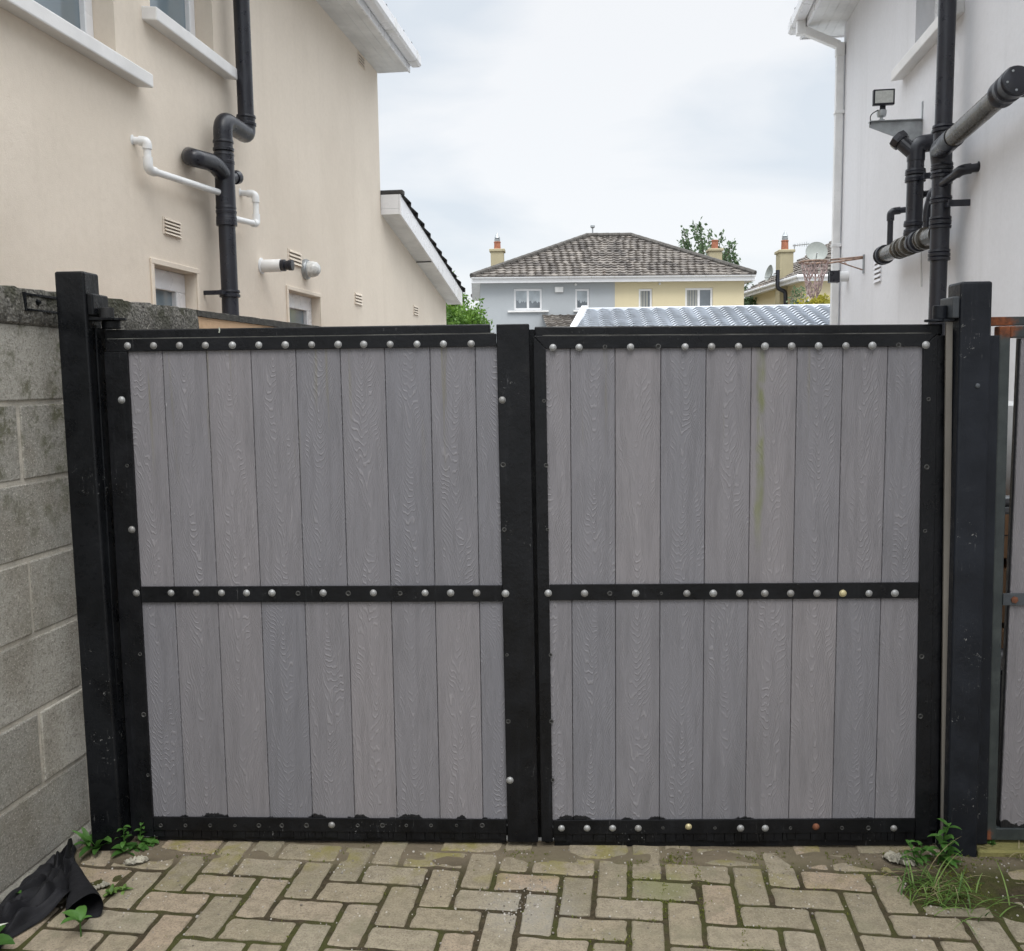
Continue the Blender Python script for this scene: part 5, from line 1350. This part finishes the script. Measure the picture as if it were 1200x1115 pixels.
def y4(s, t): return yh(WX+OH-(WX/2+OH)*t, -OH+(DP+2*OH)*s-((s-.5)*2)*(DP/2*.62)*t, ez+(RZ-ez)*t)
for k, fn in enumerate((y1, y2, y3, y4)): tiled_roof(root, fn, 1, 12, M['rooftile'], tilew=.30, th=.055, wavy=.025, rnd=20+k)
b = MB(); b.box(-OH-.02, -OH, -OH, DP+OH, EZ-.03, ez, fr=yh); b.box(-OH-.02, WX+OH, -OH-.02, -OH-.001, EZ-.03, ez, fr=yh); b.build('fascia', M['upvc'], root)
b = MB(); b.box(-OH, 0, -OH, DP+OH, EZ, EZ+.02, fr=yh); b.box(.001, WX, -OH, 0, EZ, EZ+.02, fr=yh); b.build('soffit', M['soffit'], root)
b = MB(); b.tube([yh(-OH-.08, DP+OH, ez-.05), yh(-OH-.08, -OH-.08, ez-.05), yh(WX+OH, -OH-.08, ez-.05)], .065, 10); b.build('gutter', M['upvc'], root)
b = MB(); b.cyl(yh(.1, -.09, 0), yh(.1, -.09, EZ), .05, n=8); b.build('downpipe', M['upvc'], root)
# chimney on the left side
zc1 = AT(919, 293.5, 39).z; q2 = AT(919.5, 300, 39.3)
c = chimney(root, (q2.x, q2.y), 15.5*39/F, .75, 2.0, zc1, [0], pot_h=.42); cowl(c, q2.x, q2.y, zc1+.43)
# black pipe
pp = lambda px, py: AT(px, py, 38.6)
b = MB(); b.tube(route([pp(911.5, 317), pp(911, 338), pp(920.5, 342), pp(920.5, 385)], .12), .085, 10); b.build('black_pipe', M['pvc_black'], root, smooth=True)
b = MB(); b.cyl(pp(905, 323.5), pp(912, 322), .03, n=6); b.build('dish_arm', M['galv'], root)
dd = Vector((-.8, -.5, .25)).normalized()
root = empty('satellite_dish', pp(904, 321), 'small side-on satellite dish left of the tall chimney', 'satellite dish')
b = MB(); b.lathe(pp(904.5, 321), Vector((-1, -.18, .25)), [(.02, 0), (.15, .03), (.27, .08), (.34, .14), (.335, .15), (.26, .095), (.02, .02)], 20); b.build('dish', M['dish'], root, smooth=True)
b = MB(); b.cyl(pp(904, 326), pp(896, 325), .018, n=6); b.build('feed_arm', M['galv'], root)
root = empty('satellite_dish', AT(957, 320, 37), 'large round grey satellite dish on the roof behind the basketball hoop', 'satellite dish')
pc_ = AT(956.5, 296.5, 37)
b = MB(); b.lathe(pc_, Vector((-.12, -1, .35)), [(.03, 0), (.2, .02), (.34, .06), (.42, .10), (.415, .115), (.33, .075), (.03, .03)], 28); o = b.build('dish', M['dish'], root, smooth=True)
b = MB(); b.cyl(AT(957, 298, 37.2), AT(958, 345, 37.2), .035, n=8); b.build('mast', M['galv'], root)
b = MB(); b.cyl(pc_+Vector((-.05, -.1, -.38)), pc_+Vector((-.1, -.5, -.05)), .02, n=6); b.build('feed_arm', M['galv'], root)
root = empty('tv_aerial', AT(929, 300, 39), 'thin rooftop television aerial beside the tall chimney', 'aerial')
b = MB(); b.tube([AT(928, 294.5, 39), AT(931, 293, 39), AT(931, 286.5, 39)], .025, 6); b.build('mast', M['galv'], root)
b = MB(); p, q_ = AT(929.5, 288, 39), AT(948, 286, 38); b.cyl(p, q_, .022, n=6)
for k in range(8):
    m_ = p+(q_-p)*(k/7); l = .10+.02*k if k < 7 else .1; b.cyl(m_-Vector((0, 0, l*.45)), m_+Vector((0, 0, l*.45)), .010, n=4)
b.build('boom', M['galv'], root)

# ================================================================ VEGETATION
def leaf_quad(b, p, d, up, l, w, col):
    d = d.normalized(); s = d.cross(up)
    if s.length < 1e-3: s = d.orthogonal()
    s.normalize(); n = s.cross(d)
    b.add([p, p+d*l*.5+s*w*.5+n*w*.12, p+d*l, p+d*l*.5-s*w*.5+n*w*.12], [(0, 1, 2), (0, 2, 3)], None, col)
def rv(R_): return Vector((R_.gauss(0, 1), R_.gauss(0, 1), R_.gauss(0, 1))).normalized()
def make_tree(name, label, base, top_z, crown_c, crown_r, nclump, leaves, leaf, mat, rnd, cat='tree', trunk_r=.12, sparse=False, grp=None, csize=.33):
    R_ = random.Random(rnd); root = empty(name, base, label, cat, grp); base = Vector(base); cc = Vector(crown_c); cr = Vector(crown_r)
    t = MB(); top = Vector((cc.x, cc.y, cc.z+cr.z*.55))
    mid = base.lerp(top, .5)+Vector((R_.uniform(-.15, .15), R_.uniform(-.1, .1), 0))
    t.tube([base, mid, top], trunk_r, 8, rs=[trunk_r, trunk_r*.65, trunk_r*.2])
    f = MB()
    for i in range(nclump):
        v = rv(R_); rad = R_.random()**.45
        c = cc+Vector((v.x*cr.x, v.y*cr.y, v.z*cr.z))*rad
        if c.z < base.z+.1: c.z = base.z+.1+R_.random()*.3
        st = base.lerp(top, min(.95, max(.2, (c.z-base.z)/(top.z-base.z+.01)*.75)))
        if i % 2 == 0 or sparse: t.tube([st, st.lerp(c, .6)+rv(R_)*.05, c], trunk_r*.2, 5, rs=[trunk_r*.28, trunk_r*.16, trunk_r*.06])
        cs = csize*R_.uniform(.6, 1.3); tone = min(1, max(0, R_.gauss(.5, .25)))
        for k in range(leaves):
            p = c+rv(R_)*cs*(R_.random()**.5)*Vector((1, 1, .8)).length/1.6
            d = rv(R_)+Vector((0, 0, .15)); leaf_quad(f, p, d, rv(R_), leaf*R_.uniform(.7, 1.3), leaf*R_.uniform(.4, .6), min(1, max(0, tone+R_.gauss(0, .18))))
    t.build('trunk', M['bark'], root, smooth=True); f.build('crown', mat, root, fixn=False)
    return root
# bright bush at the end of the cream house
cb = AT(549, 362, 17.5); make_tree('bush', 'bright green bush beyond the end of the cream house', (cb.x, cb.y, 0), 0, (cb.x-.05, cb.y, 2.55), (.36, .5, .45), 60, 75, .085, M['leaf_bright'], 3, 'bush', .06, csize=.17)
cb = AT(532, 325, 19); make_tree('bush', 'thin taller green bush tip above the verge of the cream house extension', (cb.x, cb.y, 0), 0, (cb.x-.05, cb.y, 3.1), (.22, .3, .65), 34, 45, .09, M['leaf_bright'], 8, 'bush', .05, csize=.16)
# tall loose tree behind the pair
cb = AT(826, 300, 47); R_ = random.Random(12)
root = empty('tall_tree', (cb.x, cb.y, 0), 'tall loose tree rising behind the right chimney of the hipped house', 'tree')
t = MB(); f = MB(); base = Vector((cb.x+.3, cb.y, 0))
t.tube([base, Vector((cb.x+.2, cb.y, 3.5)), Vector((cb.x+.3, cb.y, 6.2))], .2, 8, rs=[.25, .18, .09])
ends = [(802, 268), (815, 264), (808, 285), (822, 262), (831, 272), (845, 270), (857, 282), (848, 292), (866, 305), (872, 318), (858, 316), (812, 296), (804, 290), (838, 284), (852, 300), (870, 328), (824, 285), (862, 296), (845, 322), (876, 334), (818, 302), (880, 345), (798, 280), (868, 345), (874, 352), (884, 352), (888, 344)]
for px, py in ends:
    e = AT(px+R_.uniform(-2, 2), py+R_.uniform(-2, 2), 47+R_.uniform(-1.5, 1.5)); st = Vector((cb.x+.2, cb.y, min(e.z-1.0, R_.uniform(3.6, 6.4))))
    m_ = st.lerp(e, .55)+Vector((R_.uniform(-.2, .2), 0, -.25)); pts = bend(st, m_, e, 6)
    t.tube(pts, .04, 5, rs=[.06-.008*k for k in range(7)])
    for k in range(190):
        a_ = R_.random()**.7; i_ = min(5, int(a_*6)); c = pts[i_].lerp(pts[i_+1], a_*6-i_)
        if a_ < .3: continue
        p = c+rv(R_)*R_.random()*.42*(1.1-.45*a_)
        leaf_quad(f, p, rv(R_)+Vector((0, 0, -.2)), rv(R_), R_.uniform(.14, .28), R_.uniform(.08, .16), min(1, max(0, R_.gauss(.5, .28))))
t.build('trunk', M['bark'], root, smooth=True); f.build('crown', M['leaf_tree'], root, fixn=False)
# green masses between the houses
cb = AT(884, 352, 44); make_tree('tree', 'dark green tree in the gap between the hipped house and the yellow house', (cb.x, cb.y, 0), 0, (cb.x, cb.y, 3.9), (.85, .9, 1.3), 60, 60, .20, M['leaf_dark'], 5, csize=.42)
cb = AT(962, 354, 27); make_tree('bush', 'yellow leaved shrub below the large satellite dish', (cb.x, cb.y, 0), 0, (cb.x+.05, cb.y, 3.35), (.62, .5, .52), 60, 60, .11, M['leaf_yellow'], 6, 'bush', .06, csize=.22)
cb = AT(939, 352, 31); make_tree('bush', 'straggly pale green shrub left of the yellow shrub', (cb.x, cb.y, 0), 0, (cb.x, cb.y, 3.9), (.35, .3, .75), 16, 16, .12, M['leaf_tree'], 7, 'bush', .04, sparse=True, csize=.18)

# ---- weeds
def broad_leaf(b, p, d, l, w, curl, col, lobes=0, R_=random):
    """curved leaf blade with midrib fold, p base, d horizontal direction"""
    d = Vector((d[0], d[1], 0)).normalized(); s = Vector((-d.y, d.x, 0)); n = 7; vs = []; fs = []; el = curl[0]; pos = Vector(p)
    for i in range(n+1):
        t = i/n; ww = w*math.sin(PI*min(1, t*.93+.07))**.8*(1 if not lobes else (.72+.35*abs(math.sin(t*PI*lobes))))
        if i == n: ww = .001
        up = Vector((0, 0, 1)); dirv = d*math.cos(el)+up*math.sin(el); nn = up*math.cos(el)-d*math.sin(el)
        vs += [pos+s*ww*.5+nn*ww*.18, pos, pos-s*ww*.5+nn*ww*.18]
        pos = pos+dirv*(l/n); el += (curl[1]-curl[0])/n
    for i in range(n):
        a_ = 3*i; fs += [(a_, a_+1, a_+4, a_+3), (a_+1, a_+2, a_+5, a_+4)]
    b.add(vs, fs, None, col)
def rosette(b, p, n, l, w, R_, lift=(.5, 1.1), lobes=0):
    for k in range(n):
        a_ = 2*PI*k/n+R_.uniform(-.4, .4); ll = l*R_.uniform(.6, 1.15); e0 = R_.uniform(*lift)
        broad_leaf(b, p, (math.cos(a_), math.sin(a_)), ll, w*R_.uniform(.8, 1.2), (e0, e0-R_.uniform(.8, 1.7)), R_.random(), lobes, R_)
def upright(b, t, p, h, n, l, w, R_, lean=(0, 0)):
    top = Vector(p)+Vector((lean[0], lean[1], h)); t.tube([p, Vector(p).lerp(top, .5)+Vector((R_.uniform(-.006, .006), 0, 0)), top], .0022, 5, rs=[.003, .0022, .0012])
    for k in range(n):
        f_ = .15+.85*k/(n-1); a_ = k*2.4+R_.uniform(-.3, .3); q_ = Vector(p).lerp(top, f_); e0 = R_.uniform(.3, .8)
        broad_leaf(b, q_, (math.cos(a_), math.sin(a_)), l*(1.15-.5*f_), w*(1.15-.4*f_), (e0, e0-1.1), .4+.6*R_.random())
def weed(label, spec, grp=None, name='weed'):
    p = spec[0]; root = empty(name, p, label, 'weed', grp); return root
R_ = random.Random(31)
def wleaf(root, b, t=None, mat='weed'):
    if t and t.v: t.build('stem', M['weed'], root)
    b.build('leaves', M[mat], root, fixn=False, smooth=True)
# left corner clump
q = GR(112, 1000); root = empty('weed', q, 'toothed dandelion-like weed at the foot of the block wall beside the left post', 'weed')
b = MB(); rosette(b, q+Vector((0, .02, .0)), 9, .11, .030, R_, (.7, 1.3), 4); rosette(b, q+Vector((-.04, .03, .005)), 6, .085, .024, R_, (.9, 1.4), 3); wleaf(root, b)
q = GR(150, 1000); root = empty('weed', q, 'broad leaved weed in front of the left gate post', 'weed')
b = MB(); t = MB(); rosette(b, q, 10, .062, .032, R_, (.5, 1.2)); rosette(b, q+Vector((.03, .02, 0)), 8, .045, .024, R_, (.5, 1.2)); upright(b, t, q+Vector((-.02, .02, 0)), .085, 9, .04, .018, R_); wleaf(root, b, t)
q = GR(176, 990); root = empty('weed', q, 'small rounded weed below the bottom left corner of the gate', 'weed')
b = MB(); t = MB(); rosette(b, q, 8, .042, .025, R_, (.5, 1.2)); upright(b, t, q+Vector((-.03, .0, 0)), .07, 7, .032, .02, R_); wleaf(root, b, t)
q = GR(131, 1048); root = empty('weed', q, 'tiny yellow green weed growing between the pavers near the black fabric', 'weed')
b = MB(); rosette(b, q, 14, .035, .014, R_, (.3, 1.3)); rosette(b, q+Vector((.03, .02, 0)), 9, .03, .012, R_, (.3, 1.3)); wleaf(root, b, None, 'grass')
q = GR(95, 1098); root = empty('weed', q, 'bright green seedling in front of the black fabric', 'weed')
b = MB(); t = MB()
t.tube([q, q+Vector((0, 0, .05))], .0025, 5)
for a_, l_, w_ in ((1.9, .062, .034), (3.0, .068, .03), (.2, .04, .016), (4.2, .07, .026)): broad_leaf(b, q+Vector((0, 0, .045)), (math.cos(a_), math.sin(a_)), l_, w_, (.9, -.3), .95)
wleaf(root, b, t)
q = GR(14, 1072); root = empty('weed', q, 'round leaved weed against the wall foot at the left edge', 'weed')
b = MB(); t = MB(); rosette(b, q+Vector((0, 0, .01)), 9, .045, .028, R_, (.6, 1.4)); upright(b, t, q+Vector((.0, .03, 0)), .05, 6, .035, .026, R_); wleaf(root, b, t)
q = GR(8, 1118); root = empty('weed', q, 'glossy broad green leaf cut off by the bottom left corner', 'weed')
b = MB(); broad_leaf(b, q+Vector((-.06, -.03, .03)), (1, .2), .10, .06, (.5, -.5), .4); broad_leaf(b, q+Vector((-.06, .0, .02)), (.3, 1), .08, .05, (.9, -.4), .6); wleaf(root, b)
# right clump
q = GR(1085, 1020); root = empty('weed', q, 'leafy green weed standing between the gate and the right post', 'weed')
b = MB(); t = MB(); 
upright(b, t, q+Vector((.045, .02, 0)), .15, 16, .068, .022, R_, (.03, 0)); upright(b, t, q+Vector((.065, .0, 0)), .10, 11, .055, .017, R_, (.01, 0)); upright(b, t, q+Vector((-.02, .02, 0)), .085, 9, .05, .018, R_, (-.03, 0)); upright(b, t, q+Vector((.0, .04, 0)), .07, 8, .045, .018, R_); wleaf(root, b, t)
q = GR(1090, 1045); root = empty('grass_tuft', q, 'tuft of long thin grass at the foot of the right gate post', 'grass tuft')
def blades(b, q, n, lr, spread, R_, mat=None, w=.0042):
    for k in range(n):
        p = q+Vector((R_.gauss(0, spread[0]), R_.gauss(0, spread[1]), 0)); a_ = R_.uniform(0, 2*PI); l = R_.uniform(*lr); e0 = R_.uniform(.35, 1.35); c_ = R_.random()
        d = Vector((math.cos(a_), math.sin(a_)*.8, 0)).normalized(); s = Vector((-d.y, d.x, 0)); el = e0; pos = p; vs = []; fs = []; n_ = 7; de = R_.uniform(.9, 1.9)
        for i in range(n_+1):
            t_ = i/n_; ww = w*(1-t_**2)+.0004; vs += [pos+s*ww*.5, pos-s*ww*.5]
            pos = pos+(d*math.cos(el)+Vector((0, 0, 1))*math.sin(el))*(l/n_); pos.z = max(pos.z, .003); el -= de/n_
        for i in range(n_): fs.append((2*i, 2*i+1, 2*i+3, 2*i+2))
        b.add(vs, fs, None, c_)
b = MB(); blades(b, q+Vector((0, -.02, 0)), 70, (.06, .17), (.045, .04), R_); blades(b, q+Vector((.02, .03, 0)), 25, (.05, .11), (.06, .03), R_); blades(b, q+Vector((.06, -.08, 0)), 22, (.10, .2), (.05, .04), R_); b.build('blades', M['grass'], root, fixn=False)
b = MB(); blades(b, q, 16, (.08, .2), (.07, .06), R_, w=.003); b.build('dry_blades', M['drygrass'], root, fixn=False)
q = GR(1190, 1003); root = empty('grass_tuft', q, 'few dry grass blades at the side gate threshold', 'grass tuft')
b = MB(); blades(b, q, 14, (.05, .15), (.05, .02), R_, w=.0035); b.build('blades', M['drygrass'], root, fixn=False)
b = MB(); rosette(b, GR(1161, 996)+Vector((0, 0, .02)), 7, .02, .012, R_, (.4, 1.2)); o = b.build('weed', M['weed'], fixn=False)
tag(o, 'tiny green sprout by the rusty hinge corner of the side gate', 'weed')
# moss cushions in joints: uncountable
b = MB(); R_ = random.Random(77)
for k in range(5200):
    zone = R_.random()
    if zone < .45: x, y = R_.gauss(.42, .16), R_.uniform(-.62, -.06)
    elif zone < .65: x, y = R_.uniform(-1.5, 1.7), R_.gauss(-.07, .03)
    elif zone < .8: x, y = R_.gauss(1.35, .2), R_.gauss(-.2, .1)
    else: x, y = R_.uniform(-1.5, 1.9), R_.uniform(-.9, -.05)
    if noise.noise(Vector((x*7, y*7, 2))) < .02: continue
    z = dirtlevel(x, y)
    if z > .001: z = dirtlevel(x, y)
    # only in the joints (paver tops sit at 0)
    h, v = x*pc-y*ps, x*ps+y*pc
    fh, fv = ((h-h0)/UH) % 1, ((v-v0)/UV_) % 1
    if min(fh, 1-fh, fv, 1-fv) > .09 and z < 0: continue
    p = Vector((x, y, z)); 
    for i in range(3): leaf_quad(b, p+rv(R_)*.003, Vector((R_.gauss(0, .6), R_.gauss(0, .6), 1)), rv(R_), R_.uniform(.004, .009), R_.uniform(.003, .005), R_.random())
o = b.build('moss', M['moss'], fixn=False); tag(o, 'green moss growing in the joints of the pavers', 'moss', None, 'stuff')
# grit and small stones
b = MB(); R_ = random.Random(78)
for k in range(1300):
    x, y = R_.uniform(-1.6, 2.2), -abs(R_.gauss(.0, .35))-.02
    if R_.random() < .12: x, y = R_.gauss(-.05, .06), R_.gauss(-.36, .07)
    s = R_.uniform(.0008, .0026)*(1.6 if R_.random() < .05 else 1); z = max(dirtlevel(x, y), 0)+s*.4
    c = Vector((x, y, z)); P = [c+Vector((dx*s*R_.uniform(.6, 1.3), dy*s*R_.uniform(.6, 1.3), dz*s*.7)) for dz in (-1, 1) for dx, dy in ((-1, -1), (1, -1), (1, 1), (-1, 1))]
    b.hexa(P, R_.random())
m_grit, N_, L_, P_ = newmat('grit'); at = N_.new('ShaderNodeAttribute'); at.attribute_name = 'tint'; L_.new(nmix(N_, L_, at.outputs['Fac'], (.12, .10, .08), (.48, .45, .40)), P_.inputs['Base Color']); P_.inputs['Roughness'].default_value = .9
o = b.build('grit', m_grit); tag(o, 'loose grit and small stones scattered on the pavers', 'grit', None, 'stuff')
# dry leaf and litter
def crumple(name, label, cat, q, sx, sy, h, mat, rnd, rot=0, n=14):
    R_ = random.Random(rnd); b = MB(); vs = []
    for j in range(n+1):
        for i in range(n+1):
            a_, c_ = (i/n-.5)*2, (j/n-.5)*2; r_ = 1-.25*abs(noise.noise(Vector((a_*2, c_*2, rnd))))
            x = a_*sx*math.sqrt(max(0, 1-c_*c_*.55))*r_; y = c_*sy*math.sqrt(max(0, 1-a_*a_*.5)); z = abs(noise.noise(Vector((a_*2.2, c_*2.2, rnd+5))))*h*2+abs(c_)*h*.35+.003
            X = x*math.cos(rot)-y*math.sin(rot); Y = x*math.sin(rot)+y*math.cos(rot); vs.append((q[0]+X, q[1]+Y, q[2]+z))
    fs = [(j*(n+1)+i, j*(n+1)+i+1, (j+1)*(n+1)+i+1, (j+1)*(n+1)+i) for j in range(n) for i in range(n)]
    b.add(vs, fs); o = b.build(name, mat, smooth=True, fixn=False); return tag(o, label, cat)
crumple('dead_leaf', 'crumpled grey dead leaf left of the grass tuft', 'dead leaf', GR(1054, 1012), .055, .035, .022, M['deadleaf'], 5, -.5)
crumple('dead_leaf', 'flat brown dead leaf under the weeds by the left post', 'dead leaf', GR(160, 1012), .04, .022, .010, M['deadleaf'], 6, .4)
crumple('dead_leaf', 'small curled leaf piece on the pavers by the black fabric', 'dead leaf', GR(118, 1042), .03, .014, .012, M['deadleaf'], 8, .8)

# ---- black landscape fabric slumped against the wall
b = MB(); nu, nv = 90, 34; vs = []
def fab(s, t):
    # s along (near camera 0 -> far end 1), t from wall top edge 0 -> outer hem 1
    u = -1.00+ .84*s
    hgt = .018+.036*math.sin(PI*min(1, s*.9))*(.75+.25*math.sin(s*9+1))
    out = (.15+.05*math.sin(s*9.2+1.2))*min(1, (1.02-s)/.30)**.8
    ed = .5-.5*math.cos(PI*min(1, t*1.05))
    w = .030+.04*(1-s)+out*t
    z = hgt*(1-t)**1.15 + .006
    fold = abs(noise.noise(Vector((s*11, t*4.5, 1))))*.085+noise.noise(Vector((s*24, t*8, 6)))*.012-.008
    z = max(.004, z+fold*math.sin(PI*min(1, t+.08))*1.1+.018*math.sin(PI*t)**2)
    u += noise.noise(Vector((s*5, t*4, 9)))*.03
    # two arched mouths along the hem
    arch = .050*math.exp(-((s-.62)/.055)**2)*(t**3)
    z += arch
    return WW(u, max(.014, w+noise.noise(Vector((s*9, t*3, 3)))*.014), z)
for j in range(nv+1):
    for i in range(nu+1): vs.append(fab(i/nu, j/nv))
fs = [(j*(nu+1)+i, j*(nu+1)+i+1, (j+1)*(nu+1)+i+1, (j+1)*(nu+1)+i) for j in range(nv) for i in range(nu)]
b.add(vs, fs)
# rolled tongue of fabric at the far end: an open cone lying on the pavers
tip = GR(86, 1010, .03); mo = GR(99, 1066, .03); ax = (mo-tip); n1, n2 = 22, 30; vs = []; a1 = ax.normalized(); s1v = a1.cross(Vector((0, 0, 1))).normalized(); u1v = s1v.cross(a1)
for i in range(n1+1):
    t = i/n1; r = .006+.046*t
    for k in range(n2+1):
        ph = 2*PI*k/n2*1.12-.4; rr = r*(1+.06*k/n2)*(1+.12*noise.noise(Vector((t*4, ph, 2))))
        p = tip+ax*(t*(1+.05*math.sin(ph*2))) + s1v*(rr*math.cos(ph)) + u1v*(rr*.8*math.sin(ph)); p.z = max(p.z, .003); vs.append(p)
fs = [(i*(n2+1)+k, i*(n2+1)+k+1, (i+1)*(n2+1)+k+1, (i+1)*(n2+1)+k) for i in range(n1) for k in range(n2)]
b.add(vs, fs)
o = b.build('fabric_sheet', M['fabric'], smooth=True, fixn=False); tag(o, 'crumpled black landscape fabric slumped against the block wall', 'fabric sheet')
b = MB(); q = Vector(fab(.30, .55))+Vector((.0, -.0, .012)); broad_leaf(b, q, (.62, .62), .085, .016, (.05, -.05), .5)
o = b.build('fallen_leaf', M['paleleaf'], fixn=False, smooth=True); tag(o, 'long pale fallen leaf lying on the black fabric', 'fallen leaf')

# ---- things glimpsed through the side gate
def carton(label, x0, x1, y0, y1, z0, z1):
    root = empty('cardboard_box', ((x0+x1)/2, (y0+y1)/2, z0), label, 'cardboard box', 'boxes stored behind the side gate')
    b = MB(); b.box(x0, x1, y0, y1, z0, z1); b.build('carton', M['card'], root, bevel=.004)
    b = MB(); b.box(x0-.002, x1+.002, y0-.0012, y1+.001, (z0+z1)/2-.002, (z0+z1)/2+.002); b.build('flap_seam', M['darkgrit'], root)
    b = MB(); b.box(x0+.003, x1-.003, y0+.002, (y0+y1)/2-.003, z1+.0005, z1+.004); b.build('flap', M['card'], root)
y_ = .62
zz = lambda py: G(1190, py, y_)[1]
carton('brown cardboard box, topmost of the stack seen through the side gate gap', 1.58, 2.15, y_, 1.1, zz(655), zz(600))
carton('brown cardboard box, second from top behind the side gate', 1.58, 2.2, y_+.02, 1.1, zz(732), zz(668))
carton('brown cardboard box low in the stack behind the side gate', 1.57, 2.2, y_+.01, 1.1, .012, zz(740)+.0)
root = empty('plastic_tub', (1.9, .72, zz(600)), 'white curved plastic tub on top of the cardboard boxes', 'tub')
b = MB(); c_ = (1.93, .85, zz(600)+.02); b.lathe(c_, (0, 0, 1), [(.12, 0), (.2, .03), (.27, .12), (.30, .30), (.31, .40), (.30, .40), (.28, .3), (.25, .12), (.1, .03)], 32); b.build('tub_body', M['pvc_white'], root, smooth=True)
root = empty('metal_bracket', (1.60, .4, zz(700)), 'grey metal channel end poking out behind the side gate gap', 'metal channel')
b = MB(); a0, a1_ = G(1178, 603, .3)[1], G(1178, 576, .3)[1]; b.box(1.62, 2.2, .30, .34, a0, a1_-.02); b.box(1.62, 2.2, .27, .30, a0+.01, a0+.03); b.box(1.62, 2.2, .27, .30, a1_-.04, a1_-.021); b.build('channel', M['galv'], root, bevel=.002)
def rag(label, q, s, mat, rnd): 
    o = crumple('rag', label, 'rag', q, s, s*.8, s*.9, mat, rnd, .3); return o
zt_ = G(1180, 868, .4)
crumple('tangled_net', 'scrap of teal green net behind the side gate', 'net', (G(1176, 868, .35)[0]+.03, .35, zt_[1]-.05), .06, .05, .05, M['teal'], 3)
crumple('plastic_scrap', 'white plastic scrap low behind the side gate', 'plastic scrap', (G(1172, 948, .30)[0]+.02, .32, G(1172, 950, .30)[1]-.03), .035, .03, .04, M['pvc_white'], 4)
root = empty('bin_bag', (1.85, .35, 0), 'black refuse bag behind the side gate', 'refuse bag')
b = MB(); n = 28; vs = []
for j in range(n+1):
    th = PI*j/n
    for k in range(n):
        ph = 2*PI*k/n; d = Vector((math.sin(th)*math.cos(ph), math.sin(th)*math.sin(ph), math.cos(th))); r = 1+.18*noise.noise(d*3)+.08*noise.noise(d*9); vs.append((1.86+d.x*.26*r, .40+d.y*.16*r, max(.0, .30+d.z*.30*r)))
fs = [(j*n+k, j*n+(k+1) % n, (j+1)*n+(k+1) % n, (j+1)*n+k) for j in range(n) for k in range(n)]
b.add(vs, fs); b.build('bag', M['pvc_black'], root, smooth=True)
